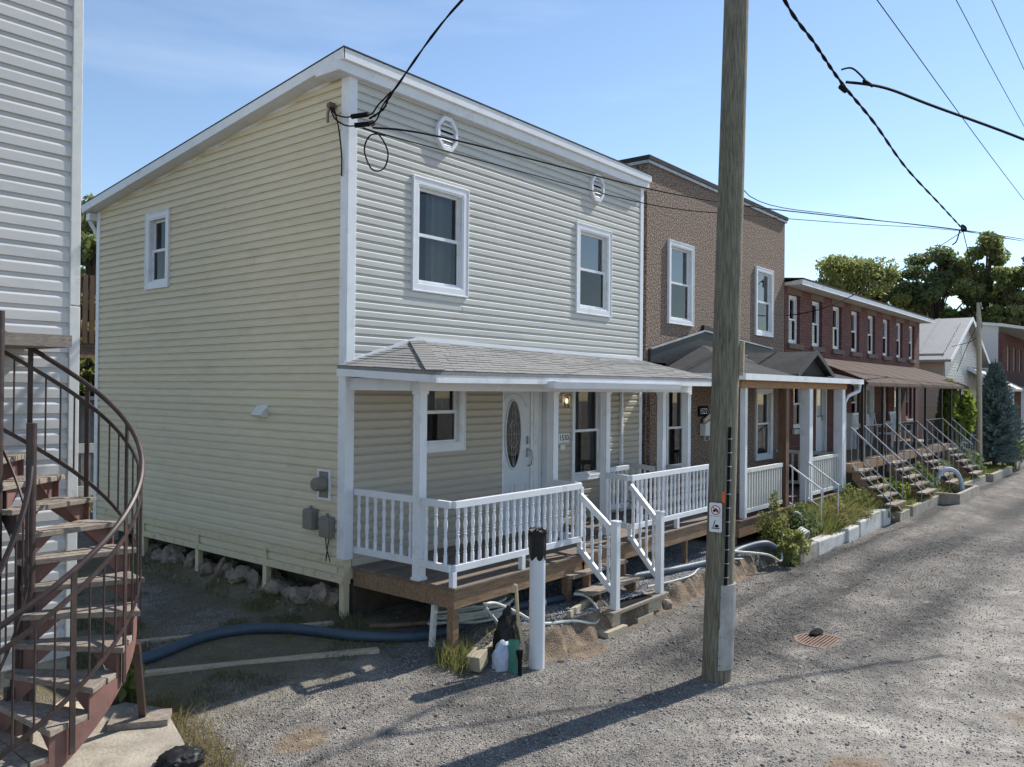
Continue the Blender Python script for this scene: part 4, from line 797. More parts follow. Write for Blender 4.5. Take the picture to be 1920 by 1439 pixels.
# ------------------------------------------------------------ left neighbour building
LB=thing('white_sided_building','tall weathered white vinyl-sided building at the left edge','house',(-6,4,0))
LX=-2.83; LY=.4
mb=MB(); mb.box(-12,LX-.03,LY,LY+.15,.2,8.2); mb.box(LX-.18,LX-.03,LY+.15,1.6,.2,8.2); mb.box(-12,-11.9,LY+.15,1.6,.2,8.2); mb.box(-11.9,LX-.18,1.45,1.6,.2,8.2); mb.box(-11.9,LX-.18,LY+.15,1.45,8.1,8.2); w=mb.build('wall',MA['lgrey'],LB)
siding(w,MA['lgrey'],'x',LY,-1,.36,8.0,.138,lambda z:[(-9,LX-.075)],joints=.5,seed=11)
siding(w,MA['lgrey'],'y',LX-.03,1,.36,8.0,.138,lambda z:[(LY+.06,1.6)],joints=0,seed=12)
MB().box(LX-.09,LX+.0,LY-.035,LY+.06,3.42,8.1).build('corner_trim',MA['oldwhite'],LB,bevel=.006); MB().box(LX-.092,LX+.002,LY-.037,LY+.062,.3,3.41).build('corner_trim',MA['oldwhite'],LB,bevel=.006)
MB().box(-12,LX-.05,LY+.03,1.5,-.3,.22).build('foundation',MA['concrete'],LB)

# ------------------------------------------------------------ curved outside stair
CX,CY,RO,RI=-4.0,-.733,1.084,.33
ph=lambda i:-1.495+.271*i
zt=lambda i:.445+.184*i
SP=thing('curved_staircase','rusty curved steel outdoor staircase with worn wooden treads','staircase',(CX,CY,0))
def pol(r,a,z): return (CX+r*math.cos(a),CY+r*math.sin(a),z)
for i in range(-2,13):
    a0=ph(i)-.02; a1=ph(i+1)+.05; z=zt(i)
    am=a0+(a1-a0)*.52
    for k,(b0,b1) in enumerate(((a0,am-.004),(am+.004,a1))):
        vs=[pol(RI-.05,b0,z),pol(RO-.02+.05*(k==0),b0,z),pol(RO-.03,b1,z),pol(RI-.05,b1,z)]
        mb=MB(); mb.add(vs+[(v[0],v[1],v[2]-.042) for v in vs],[(0,1,2,3),(4,7,6,5),(0,4,5,1),(1,5,6,2),(2,6,7,3),(3,7,4,0)]); mb.build('tread',MA['tread'],SP,bevel=.005)
def stringer(r,th,nm):
    mb=MB(); n=8; vs=[]; K=[]
    for i in range(-2,13):
        for k in range(n):
            a=ph(i)+.271*k/n; K.append((a,zt(i)-.043,zt(i+k/n)-.34))
        K.append((ph(i+1)-.001,zt(i)-.043,zt(i+1)-.34))
    for a,t,b in K: vs+=[pol(r,a,max(b,-.02)),pol(r,a,t),pol(r+th,a,t),pol(r+th,a,max(b,-.02))]
    fs=[]
    for j in range(len(K)-1):
        q=4*j; fs+=[(q,q+1,q+5,q+4),(q+1,q+2,q+6,q+5),(q+2,q+3,q+7,q+6),(q+3,q,q+4,q+7)]
    fs+=[(0,3,2,1),(len(vs)-4,len(vs)-3,len(vs)-2,len(vs)-1)]
    mb.add(vs,fs); return mb.build(nm,MA['rust'],SP)
stringer(RO-.035,.012,'outer_stringer'); stringer(RI,.012,'inner_stringer').data.materials[0]=MA['darksteel']
for i in range(-2,13):
    a=ph(i)+.04; z=zt(i)-.043
    for r0 in (RO-.04,RI+.012):
        sg=-1 if r0>.5 else 1
        mb=MB(); p=[pol(r0,a,z),pol(r0+sg*.22,a,z),pol(r0,a,z-.2)]; q=[(v[0]-.008*math.sin(a),v[1]+.008*math.cos(a),v[2]) for v in p]
        mb.add(p+q,[(0,1,2),(3,5,4),(0,3,4,1),(1,4,5,2),(2,5,3,0)]); mb.build('bracket',MA['rust'],SP)
def helix(r,i0,i1,dz,rad,nm,m,flat=False):
    n=int((i1-i0)*6); pts=[pol(r,ph(i0+(i1-i0)*k/n),zt(i0+(i1-i0)*k/n)+dz) for k in range(n+1)]
    if not flat: return MB().tube(pts,rad,8).build(nm,MA[m],SP,smooth=True)
    mb=MB(); vs=[]
    for k in range(n+1):
        i=i0+(i1-i0)*k/n; a=ph(i); z=zt(i)+dz
        vs+=[pol(r-.006,a,z-.02),pol(r-.006,a,z+.02),pol(r+.006,a,z+.02),pol(r+.006,a,z-.02)]
    mb.add(vs,[f for j in range(n) for q in (4*j,) for f in ((q,q+1,q+5,q+4),(q+1,q+2,q+6,q+5),(q+2,q+3,q+7,q+6),(q+3,q,q+4,q+7))]+[(0,3,2,1)]); return mb.build(nm,MA[m],SP)
helix(RO,-1.2,12,.92,.021,'handrail','darksteel'); helix(RO,-1.2,12,.76,0,'middle_rail','darksteel',True); helix(RO,-1.2,12,.10,0,'bottom_rail','darksteel',True)
helix(RI,-1.2,4,.92,.02,'inner_handrail','darksteel'); helix(RI,-1.2,9,.2,0,'inner_rail','darksteel',True)
i=-1.2; k=0
while i<12:
    big=(k%4==0); a=ph(i); z=zt(i)
    (MB().beam(pol(RO,a,z-.3),pol(RO,a,z+.91),.04,.012,up=(math.cos(a),math.sin(a),0)) if big else MB().tube([pol(RO,a,z+.1),pol(RO,a,z+.76)],.0075,6)).build('rail_post' if big else 'baluster',MA['darksteel'],SP)
    i+=.42; k+=1
for i in np.arange(-1,4,.8): MB().tube([pol(RI,ph(i),zt(i)+.2),pol(RI,ph(i),zt(i)+.9)],.0075,6).build('baluster',MA['darksteel'],SP)
px_=pol(RI,ph(4.1),0); MB().tube([(px_[0],px_[1],0),(px_[0],px_[1],2.4)],.036,12).build('newel_post',MA['darksteel'],SP,smooth=True)
px_=pol(RI-.05,ph(8.5),0); MB().tube([(px_[0],px_[1],0),(px_[0],px_[1],3.25)],.036,12).build('newel_post',MA['darksteel'],SP,smooth=True)
px_=pol(RO,ph(-1.2),0); MB().box(px_[0]-.025,px_[0]+.025,px_[1]-.025,px_[1]+.025,0,zt(-1.2)+.95).build('newel_post',MA['darksteel'],SP)
p=pol(RO-.02,ph(3.4),.72); MB().beam(p,(-2.96,-1.14,.07),.05,.05).build('leg',MA['darksteel'],SP)
for i in (1.0,6.5,9.5): q=pol(RI,ph(i),0); MB().beam(q,(q[0],q[1],zt(i)-.1),.06,.06).build('leg',MA['darksteel'],SP)
MB().box(-5.4,-3.2,-.35,.36,3.0,3.1).build('landing',MA['tread'],SP)
o=MB().beam((-3.15,-1.0,.045),(-2.8,-1.26,.045),.24,.05).build('footing_board',MA['tread']); tag(o,'weathered board under the leg of the curved staircase','board')
mb=MB(); mb.prism([(-5.5,-.55),(-2.85,-.62),(-2.7,-1.0),(-2.95,-1.75),(-3.3,-2.3),(-5.5,-2.6)],'z',-.2,.02); o=mb.build('concrete_pad',MA['concrete']); tag(o,'cracked tan concrete slab under the curved staircase','slab')
mb=MB(); mb.add([(-3.35,-.75,.02),(-2.85,-.45,.02),(-2.8,-.38,.1),(-2.98,-.28,.17),(-3.4,-.5,.1),(-3.5,-.65,.05)],[(0,1,2,3,4,5)]); mb.add([(-3.35,-.75,.018),(-2.85,-.45,.018),(-2.8,-.38,.096),(-2.98,-.28,.166),(-3.4,-.5,.096),(-3.5,-.65,.046)],[(5,4,3,2,1,0)]); o=mb.build('cardboard_sheet',MA['lumber']); tag(o,'curled tan sheet lying under the staircase','sheet')
def crumple(name,c,size,m,label,cat,seed,parent=None):
    mb=MB(); r=np.random.default_rng(seed); import bmesh
    bm=bmesh.new(); bmesh.ops.create_icosphere(bm,subdivisions=4,radius=1); P=np.array([v.co[:] for v in bm.verts]); fs=[tuple(v.index for v in f.verts) for f in bm.faces]; bm.free()
    d=np.zeros(len(P))
    for k in range(14):
        w=r.normal(size=3)*r.uniform(2,7); d+=np.abs(np.sin(P@w+r.uniform(0,6)))*.09
    P=P*(0.55+d)[:,None]; mb.add([(c[0]+p[0]*size[0],c[1]+p[1]*size[1],c[2]+p[2]*size[2]) for p in P],fs); o=mb.build(name,MA[m],parent,smooth=True)
    if label: tag(o,label,cat)
    return o
crumple('black_bag',(-3.13,-2.02,.035),(.12,.1,.06),'plasticbag','crumpled black plastic bag on the concrete slab','bag',3)

# ------------------------------------------------------------ utility pole
UP=thing('utility_pole','thick weathered wooden utility pole beside the gravel lane','utility pole',(1.70,-3.84,-.3))
def pc(z): t=(z+.25)/7.1; return V(1.70+.34*t,-3.84-.01*t,z)
zs=[-.4,-.1,1,3,5,7,9.6]; MB().tube([pc(z) for z in zs],[.152,.148,.144,.139,.133,.128,.12],20).build('shaft',MA['pole'],UP,smooth=True)
def onpole(ang,z,extra): c=pc(z); r=.147-.0028*(z+.25)+extra; return V(c.x+r*math.cos(ang),c.y+r*math.sin(ang),z)
CA=math.atan2(-7.5+3.84,-6.23-1.7)   # direction towards the camera
def wrap(a0,a1,z0,z1,ex,nm,m,n=10):
    mb=MB(); vs=[]
    for k in range(n+1):
        a=a0+(a1-a0)*k/n
        for z,e in ((z0,ex),(z1,ex),(z1,.001),(z0,.001)): vs.append(onpole(a,z,e))
    mb.add(vs,[f for j in range(n) for q in (4*j,) for f in ((q,q+1,q+5,q+4),(q+1,q+2,q+6,q+5),(q+2,q+3,q+7,q+6),(q+3,q,q+4,q+7))]+[(0,3,2,1),(4*n,4*n+1,4*n+2,4*n+3)]); return mb.build(nm,MA[m],UP,smooth=False)
wrap(CA+.05,CA+1.9,-.13,.28,.016,'guard_plate','galv'); wrap(CA+.1,CA+1.9,.275,.72,.022,'guard_plate','galv')
mb=MB()
for a,z in ((CA+.15,.2),(CA+.15,.34),(CA+.15,.0),(CA+.15,.6),(CA+.15,-.08)): q=onpole(a,z,.02); mb.rock(tuple(q),(.012,.012,.012),seed=1,n=1)
mb.build('bolts',MA['galv'],UP)
mb=MB(); mb.tube([onpole(CA+.42,z,.004) for z in (.7,1.2,1.7,2.32)],.016,8); mb.build('cable_riser',MA['black'],UP)
for z in np.arange(.8,2.3,.14): mb=MB(); mb.tube([onpole(CA+.42+d,z,e) for d,e in ((-.2,.002),(-.12,.02),(0,.03),(.12,.02),(.2,.002))],.004,5); mb.build('staple',MA['galv'],UP)
MB().beam(onpole(CA-1.45+2.9,2.85,.012),onpole(CA-1.45+2.9,3.2,.012),.07,.025).build('wood_batten',MA['lumber'],UP)
q0=onpole(CA-.15,1.62,.002)
MA['orange']=mat('orange_paint',(.75,.14,.03),.7,.3,60); wrap(CA+.02,CA+.22,1.55,1.66,.0025,'paint_mark','orange',5)
mb=MB(); mb.tube([onpole(a,6.95+.03*math.sin(a*2),.012) for a in np.linspace(0,6.28,20)],.01,5); mb.build('wire_tie',MA['black'],UP)
# sign on the pole
SG=thing('parking_sign','small white no-parking and towing sign on the utility pole','sign',tuple(onpole(CA-.35,1.2,.03)))
nrm=V(math.cos(CA-.32),math.sin(CA-.32),0); rgt=V(-nrm.y,nrm.x,0); c=onpole(CA-.35,1.4,.018)
SMx=Matrix(((rgt.x,0,nrm.x,c.x),(rgt.y,0,nrm.y,c.y),(0,1,0,c.z),(0,0,0,1)))
def rr(w,h,r,n=5): return [(sx*(w-r)+r*math.cos(a),sy*(h-r)+r*math.sin(a)) for sx,sy,a0 in ((1,1,0),(-1,1,1.5708),(-1,-1,3.1416),(1,-1,4.7124)) for a in [a0+1.5708*k/n for k in range(n+1)]]
def sgn(pts,z0,z1,m,nm): return MB().prism(pts,'z',z0,z1).xf(SMx).build(nm,MA[m],SG)
MA['signred']=mat('sign_red',(.5,.06,.06),.5,.05,5)
sgn(rr(.072,.155,.02),0,.004,'black','border'); sgn(rr(.067,.15,.018),.0042,.005,'white','plate')
mb=MB(); n=28; 
for k in range(n):
    a,b=2*math.pi*k/n,2*math.pi*(k+1)/n; mb.prism([(.05*math.cos(a),.075+.05*math.sin(a)),(.05*math.cos(b),.075+.05*math.sin(b)),(.041*math.cos(b),.075+.041*math.sin(b)),(.041*math.cos(a),.075+.041*math.sin(a))],'z',.0052,.0058)
mb.prism([(-.038,.105),(-.032,.111),(.038,.045),(.032,.039)],'z',.006,.0064); mb.xf(SMx).build('ban_ring',MA['signred'],SG)
mb=MB(); mb.prism([(-.03,.06),(.03,.06),(.03,.075),(.018,.078),(.012,.092),(-.012,.092),(-.018,.078),(-.03,.075)],'z',.0052,.0056); mb.prism(ell(-.017,.06,.008,.008,10),'z',.0052,.0057); mb.prism(ell(.017,.06,.008,.008,10),'z',.0052,.0057)
mb.prism([(-.055,.012),(.055,.012),(.055,.015),(-.055,.015)],'z',.0052,.0056)
mb.prism([(-.04,-.115),(.04,-.115),(.04,-.105),(-.04,-.105)],'z',.0052,.0056); mb.prism([(-.03,-.1),(-.022,-.1),(.0,-.03),(-.01,-.03)],'z',.0052,.0056); mb.prism([(-.01,-.1),(.03,-.1),(.035,-.08),(.015,-.07),(-.005,-.075)],'z',.0057,.006)
mb.xf(SMx).build('pictogram',MA['black'],SG)
o=MB().tube([(27.0,-2.05,-.2),(26.9,-2.05,2.2),(26.75,-2.05,5.9)],[.1,.09,.075],10).build('thin_pole',MA['lumber'],smooth=True); tag(o,'slender pale wooden pole standing before the blue spruce','utility pole')
# ------------------------------------------------------------ wires
def sag(p,q,d,n=14): p=V(*p);q=V(*q); return [p.lerp(q,k/n)-V(0,0,4*d*(k/n)*(1-k/n)) for k in range(n+1)]
def curve(pts,n=8):
    P=[V(*p) for p in pts]; out=[]
    for i in range(len(P)-1):
        a,b,c,d=P[max(i-1,0)],P[i],P[i+1],P[min(i+2,len(P)-1)]
        for k in range(n): t=k/n; out.append(.5*((2*b)+(c-a)*t+(2*a-5*b+4*c-d)*t*t+(3*b-a-3*c+d)*t**3))
    out.append(P[-1]); return out
def twist(pts,r,off,turns,n=2):
    mb=MB(); L=len(pts)
    for s in range(n):
        mb.tube([p+V(0,math.cos(turns*6.283*k/L+s*6.283/n),math.sin(turns*6.283*k/L+s*6.283/n))*off for k,p in enumerate(pts)],r,5)
    return mb
sd_=twist(curve([(-.05,-.42,5.72),(-.02,-.62,5.8),(-.1,-.9,5.95),(-.13,-1.9,6.61),(.6,-2.7,7.6),(2.05,-3.8,9.2)],8),.009,.009,9); o=sd_.build('service_cable',MA['black'],smooth=True); tag(o,'black service cable rising from the house corner off the top','cable')
SI=thing('service_insulator','brown wall insulator with cables near the roof corner','insulator',(-.05,.22,5.95)); MB().lathe([(.02,0),(.05,.02),(.035,.04),(.05,.06),(.03,.09)],10).xf(Matrix.Translation((-.015,.25,6.0))@Matrix.Rotation(-math.pi/2,4,'Y')).build('knob',MA['rust'],SI,smooth=True); MB().tube([(-.08,.25,5.98),(-.1,.26,5.9),(-.09,.27,5.8)],.018,6).build('wire_tail',MA['greyplastic'],SI)
SW=thing('service_splices','looped black service wires and splices at the house corner','wire',(0,-.2,5.7))
for p in ([(-.08,.24,6.0),(-.12,.1,5.86),(-.13,-.1,5.78),(-.1,-.2,5.78),(-.02,-.4,5.78),(-.04,-.55,5.85),(-.08,-.8,5.93)],[(-.08,.24,5.98),(-.14,.08,5.8),(-.13,-.12,5.68),(-.05,-.26,5.68),(.05,-.4,5.72),(.02,-.55,5.85),(-.08,-.85,5.95)],[(-.06,.2,5.97),(-.1,.06,5.7),(-.06,.05,5.4),(-.05,.06,5.15)],[(0,-.25,5.66),(.2,-.3,5.62),(.34,-.3,5.45),(.28,-.3,5.25),(.1,-.3,5.2),(.0,-.28,5.4),(.1,-.27,5.6),(.3,-.3,5.64)]):
    MB().tube(curve(p,6),.009,6).build('wire',MA['black'],SW,smooth=True)
for p,q in (((-.1,-.17,5.78),(-.02,-.36,5.79)),((-.08,-.2,5.68),(.03,-.33,5.70))): MB().tube([p,q],.03,8).build('splice',MA['black'],SW)
MB().rock((.1,-.3,5.73),(.05,.05,.04),seed=3).build('red_tape',MA['rust'],SW)
for nm,l,p,r in (('street_cable','upper black cable running along the house fronts past both vents',[(.1,-.3,5.68),(1.07,-.66,5.71),(5.58,-.84,5.96),(8.5,-1.12,6.19),(12.84,-1.4,6.69),(21.77,-2.44,7.64),(33.34,-4.05,8.62),(60,-7.7,10.9)],.013),
    ('street_cable','lower thin cable running along the house fronts under the vents',[(.1,-.3,5.64),(1.3,-.6,5.58),(5.58,-.8,5.72),(8.6,-1.12,6.02),(13.97,-1.53,6.68),(21.77,-2.44,7.6),(33,-4.0,8.5),(60,-7.6,10.7)],.008),
    ('street_cable','cable from behind the pole to the far wire junction',[(2.1,-3.8,6.1),(8.6,-1.24,6.36),(13.97,-1.53,6.84),(21.77,-2.44,7.62),(28.77,-3.15,8.25),(60,-7.5,11)],.009),
    ('drop_wire','thin wire slanting down from the junction to the brick wall',[(21.77,-2.44,7.61),(17.47,-1.88,6.06),(13.68,-1.15,4.75),(13.75,-.02,4.55)],.012),
    ('heavy_cable','thick black cable sweeping right from the splice in the sky',[(6.1,-3.75,7.2),(6.69,-4.13,7.2),(7.46,-4.62,7.04),(8.92,-5.62,6.7),(10.62,-6.76,6.22)],.022),
    ('line_wire','lower high thin power line at the upper right',[(2.1,-4,8.65),(6.7,-4,8.56),(21.9,-4,8.37),(60,-4,8.4)],.008),
    ('line_wire','upper high thin power line at the upper right',[(2.1,-4,10.8),(12.3,-4,10.66),(21.8,-4,10.52),(60,-4,10.5)],.008),
    ('line_wire','topmost power line clipping the upper right corner',[(2.1,-4.3,11.2),(12.3,-4.4,11.1),(60,-4.4,10.9)],.008),
    ('drop_wire','wire crossing in front of the trees to the gabled roof',[(21.77,-2.44,7.61),(27,-2.1,5.0),(31.5,-.3,4.6)],.012),
    ('drop_wire','wire crossing low before the pale tin roof',[(27,-2.05,5.3),(29.5,-1.2,4.5),(32.5,-.3,3.6)],.012)):
    o=MB().tube(curve(p,8),r,5).build(nm,MA['black'],smooth=True); tag(o,l,'cable')
o=twist(curve([(2.08,-3.85,8.6),(3.34,-3.81,7.5),(4.83,-3.74,7.32),(6.08,-3.7,7.18),(8.27,-3.55,7.2),(12.06,-3.15,7.32),(17,-2.8,7.48),(21.77,-2.44,7.66)],26),.013,.012,15).build('twisted_cable',MA['black'],smooth=True); tag(o,'twisted black cable hanging from the pole to the junction','cable')
SJ=thing('cable_splice','black splice clamp hanging on the twisted cable in the sky','splice',(6.1,-3.72,7.2)); MB().tube([(6.0,-3.7,7.12),(6.12,-3.74,7.08)],.04,8).build('clamp',MA['black'],SJ); MB().tube(curve([(6.05,-3.7,7.38),(6.25,-3.8,7.43),(6.45,-3.95,7.25)],6),.014,6).build('loop',MA['black'],SJ); MB().tube([(6.35,-3.92,7.26),(6.52,-4.0,7.21)],.025,6).build('sleeve',MA['black'],SJ)
SJ=thing('cable_splice','black clamps at the far junction above the trees','splice',(21.8,-2.44,7.6)); MB().rock((21.77,-2.44,7.68),(.12,.12,.16),seed=5).build('clamp',MA['black'],SJ); MB().tube(curve([(21.5,-2.4,7.6),(21.3,-2.35,7.25),(21.0,-2.3,7.1)],5),.02,5).build('loop',MA['black'],SJ)
# ------------------------------------------------------------ things on the ground
P0=thing('white_pipe','upright white plastic pipe standing in the gravel before the porch','pipe',(.74,-2.25,-.3))
MB().lathe([(.084,-.1),(.084,1.28),(.078,1.28),(.078,.9)],24,(.74,-2.25,-.27)).build('tube',MA['pvc'],P0,smooth=True)
mb=MB(); r=np.random.default_rng(4); n=28; prof=[(.087,.90),(.092,1.0),(.09,1.1),(.088,1.14),(.1,1.17),(.098,1.2),(.06,1.215),(.01,1.20)]
vs=[(.74+rr_*math.cos(2*math.pi*j/n)*(1+.07*math.sin(5*j+k)+.05*r.normal()*(k>2)),-2.25+rr_*math.sin(2*math.pi*j/n)*(1+.07*math.cos(4*j+k)),z+.015*math.sin(j*1.3+k)) for k,(rr_,z) in enumerate(prof) for j in range(n)]
mb.add(vs,[(k*n+j,k*n+(j+1)%n,(k+1)*n+(j+1)%n,(k+1)*n+j) for k in range(len(prof)-1) for j in range(n)]); o=mb.build('bin_bag_cap',MA['plasticbag'],smooth=True); tag(o,'black plastic bag tied over the top of the white pipe','bag')
def lum(p,q,w,h,l,m='lumber'):
    p=V(p[0],p[1],g(*p)+h/2-.005); q=V(q[0],q[1],g(*q)+h/2-.005)
    o=MB().beam(p,q,w,h).build('lumber_board',MA[m],bevel=.004); return tag(o,l,'board','boards lying on the ground')
lum((-2.5,-.02),(-.36,-1.0),.09,.045,'long pale board on gravel, nearest the lane'); lum((-2.05,.95),(-.2,-.06),.09,.04,'long pale board lying just behind the blue hose')
lum((1.75,-1.95),(2.6,-1.75),.05,.09,'short pale board on edge beneath the front steps'); lum((.0,-.45),(.85,-1.0),.06,.04,'thin dark board lying under the porch deck','rim'); lum((.5,-1.75),(1.1,-1.72),.05,.07,'short pale board beside the upright white pipe')
def hose(pts,r,m,label,nm,dz=0):
    q=[(x,y,g(x,y)+r+dz if z is None else z) for x,y,z in pts]; cv=curve(q,40 if r>.05 else 8); o=MB().tube(cv,[r*(1.03 if k%3==0 else .985) for k in range(len(cv))] if r>.05 else r,10 if r>.05 else 8).build(nm,MA[m],smooth=True); return tag(o,label,'hose')
hose([(-2.75,.1,None),(-2.43,.2,None),(-2.06,.29,None),(-1.5,.45,None),(-1.0,.34,None),(-.69,-.08,None),(-.33,-.7,None),(.4,-1.1,None),(1.5,-1.3,None),(2.5,-1.5,None),(3.4,-1.4,None),(4.6,-1.75,None),(5.9,-1.95,None),(6.6,-2.0,.12),(7.1,-2.2,.16),(7.4,-2.3,.0)],.055,'bluehose','thick blue discharge hose running along the driveway and under the porch','blue_hose')
o=MB().tube([(1.72,-1.40,.065),(1.95,-1.43,.065)],.062,12).build('hose_coupling',MA['pvc'],smooth=True); tag(o,'pale blue-white coupling on the blue hose under the porch','coupling')
r=random.Random(3); pts=[]
for j in range(62):
    a=j*.72; rx,ry=.5+.14*r.uniform(-1,1),.24+.08*r.uniform(-1,1); pts.append((.95+rx*math.cos(a),-1.15+ry*math.sin(a)-.08*math.cos(a),g(.95,-1.15)+.03+.0028*j+r.uniform(0,.03)))
o=MB().tube(curve(pts,5),.017,7).build('coiled_hose',MA['whitehose'],smooth=True); tag(o,'long white hose coiled in a heap under the porch corner','hose')
hose([(.9,-1.5,.1),(.62,-1.62,.32),(.55,-1.7,.36),(.7,-1.72,.34),(.98,-1.78,.2),(1.2,-1.95,.06),(1.7,-2.05,.0),(2.1,-2.1,-.1),(2.3,-2.0,.0),(2.28,-1.85,.14),(2.15,-1.75,.18)],.018,'whitehose','white hose looping from the heap past the pipe to the steps','white_hose')
hose([(.6,-1.66,.3),(.68,-1.8,.1),(.66,-1.95,-.08),(.8,-2.0,-.12),(1.0,-1.9,-.05)],.018,'whitehose','white hose end hanging down behind the cloth','white_hose')
hose([(.55,-2.08,.55),(.545,-2.08,.6),(.56,-2.1,.62),(.575,-2.1,.55),(.58,-2.12,.3),(.63,-2.14,.05),(.62,-2.17,-.06),(.5,-2.2,-.08)],.019,'tanhose','yellowed clear hose standing up beside the white pipe','clear_hose')
GP=thing('green_pump','green plastic hand pump body with dark spout by the pipe','pump',(.45,-2.2,-.27)); MB().beam((.45,-2.18,-.27),(.49,-2.14,.08),.11,.07,up=(1,0,0)).build('body',MA['green'],GP,bevel=.015); MB().tube([(.42,-2.28,-.26),(.43,-2.27,-.1),(.435,-2.26,.0)],[.022,.022,.04],10).build('spout',MA['black'],GP,smooth=True)
crumple('black_sack',(.64,-1.92,-.1),(.11,.1,.3),'plasticbag','tall black plastic sack leaning behind the green pump','bag',8)
crumple('rag',(.44,-2.03,-.14),(.1,.07,.14),'cloth','pale blue-white rag heaped beside the black sack','cloth',31)
o=MB().beam((.1,-1.92,-.13),(.3,-1.86,-.09),.15,.16).build('wood_block',MA['lumber'],bevel=.006); tag(o,'short sawn timber block on the gravel by the rag','block')
for i,(x,y,sx,sy,sz,l) in enumerate(((2.45,-1.95,.2,.12,.15,'large stone under the left of the steps'),(1.45,-2.2,.09,.07,.06,'small tan clod in the bank by the white pipe'),(3.85,-2.12,.14,.1,.14,'stone in the bank right of the steps'),(1.1,-2.32,.06,.05,.04,'earth clod at the foot of the bank'))):
    o=MB().rock((x,y,g(x,y)),(sx,sy,sz),seed=60+i,n=2).build('bank_stone',MA['earth'] if i%2 else MA['stone']); tag(o,l,'stone')
# drain grate
DG=thing('drain_grate','rusty round storm drain grate sunk in the gravel','drain grate',(3.8,-4.2,-.32)); gzz=g(3.8,-4.2)+.012
MB().lathe([(.30,-.03),(.31,.012),(.27,.012),(.27,-.03)],28,(3.8,-4.2,gzz)).build('rim',MA['metalrust'],DG)
for k in range(13):
    y=-.24+k*.04; w=math.sqrt(max(.27**2-y*y,.001)); MB().box(3.8-w,3.8+w,-4.2+y-.011,-4.2+y+.011,gzz-.015,gzz+.01).build('bar',MA['metalrust'],DG)
MB().lathe([(.001,0),(.27,0)],20,(3.8,-4.2,gzz-.02)).build('pit',MA['black'],DG)
crumple('asphalt_lump',(4.05,-4.06,gzz-.005),(.13,.05,.05),'black','black lump of old asphalt on the drain grate','rubble',12)
# edging walls and planters
def blk(b,m,l,nm='kerb_block',bev=.012): o=MB().box(*b).build(nm,MA[m],bevel=bev); return tag(o,l,'kerb')
blk((7.9,8.75,-2.5,-2.2,-.3,.0),'concrete','tan concrete block at the near end of the white kerb')
for k in range(6):
    x=8.8+k*.84; t=(.0,-.04,.0,.05,.12,.1)[k]; o=blk((x,x+(.8,.83,.7,.82,.83,.6)[k],-2.5+(.0,.03,-.02,.0,.02,.0)[k],-2.27,-.32,t),'whiteblock','whitewashed kerb block, number %s from the shrub along the lane'%('one two three four five six'.split()[k]),bev=.025)
blk((14.0,14.9,-2.6,-2.0,-.3,-.06),'concrete','low concrete step after the white kerb')
def planter(x0,x1,y0,y1,z,l):
    p=thing('planter',l,'planter',((x0+x1)/2,(y0+y1)/2,-.3)); t=.14
    for b in ((x0,x1,y0,y0+t),(x0,x1,y1-t,y1),(x0,x0+t,y0+t,y1-t),(x1-t,x1,y0+t,y1-t)): MB().box(*b,-.35,z).build('kerb',MA['concrete'],p,bevel=.015)
    MB().box(x0+t,x1-t,y0+t,y1-t,-.3,z-.02).build('soil',MA['earth'],p)
    mb=MB(); n=int(900*(x1-x0)*(y1-y0)); r=np.random.default_rng(int(x0*10)); blades(mb,r.uniform(x0+.1,x1-.1,n),r.uniform(y0+.1,y1-.1,n),.04,.13,.012,int(x0),zf=lambda x,y:np.full_like(x,z-.02)); go=mb.build('grass',MA['lawn'],p); go['kind']='stuff'
planter(15.1,17.9,-2.62,-1.6,-.02,'grassy concrete planter just before the blue-grey pipe box'); planter(21.3,24.8,-2.6,-1.3,-.0,'grassy concrete planter behind the blue arching pipe'); planter(25.3,29.3,-2.75,-1.2,.0,'grassy concrete planter in front of the blue spruce')
PB=thing('pipe_box','grey concrete box with pale blue arching pipe','concrete box',(19.3,-2.7,-.3))
for b in ((17.9,20.6,-3.1,-3.0),(17.9,20.6,-2.4,-2.3),(17.9,18.0,-3.0,-2.4),(20.5,20.6,-3.0,-2.4)): MB().box(*b,-.35,.05).build('side',MA['concrete'],PB)
o=MB().tube(curve([(18.9,-2.3,.0),(19.0,-2.4,.45),(19.2,-2.6,.58),(19.4,-2.8,.4),(19.5,-2.9,-.1)],8),.06,9).build('arching_pipe',MA['cloth'],smooth=True); tag(o,'pale blue pipe arching into the grey concrete box','pipe')
hose([(6.3,-2.0,.12),(6.9,-2.3,.02),(7.25,-2.4,-.12),(7.5,-2.3,.1),(7.75,-2.25,.22)],.02,'whitehose','white hose dipping in front of the bushy weeds','white_hose')
a=[(8.15+.28*math.cos(t)*(1-.008*t),-2.3-.1*math.sin(t)-.006*t,.08+.24*math.sin(t)*(1-.012*t)) for t in np.linspace(0,25,50)]; o=MB().tube(curve(a,5),.018,7).build('coiled_hose',MA['whitehose'],smooth=True); tag(o,'pale hose coil standing upright among the weeds','hose')
hose([(8.35,-2.35,-.1),(8.55,-2.3,.0),(8.62,-2.25,.4),(8.6,-2.2,.5),(8.55,-2.15,.52)],.02,'whitehose','pale hose end rising beside the stucco porch steps','white_hose')
hose([(3.7,-1.9,None),(4.6,-2.05,None),(5.3,-1.9,None),(5.9,-2.0,.05),(6.4,-2.1,.0)],.012,'whitehose','thin pale hose along the gravel edge behind the pole','white_hose')
o=MB().beam((10.9,-2.1,.02),(11.7,-2.3,.05),.1,.05).build('white_plank',MA['white']); tag(o,'short white plank lying in the tall weeds','plank')
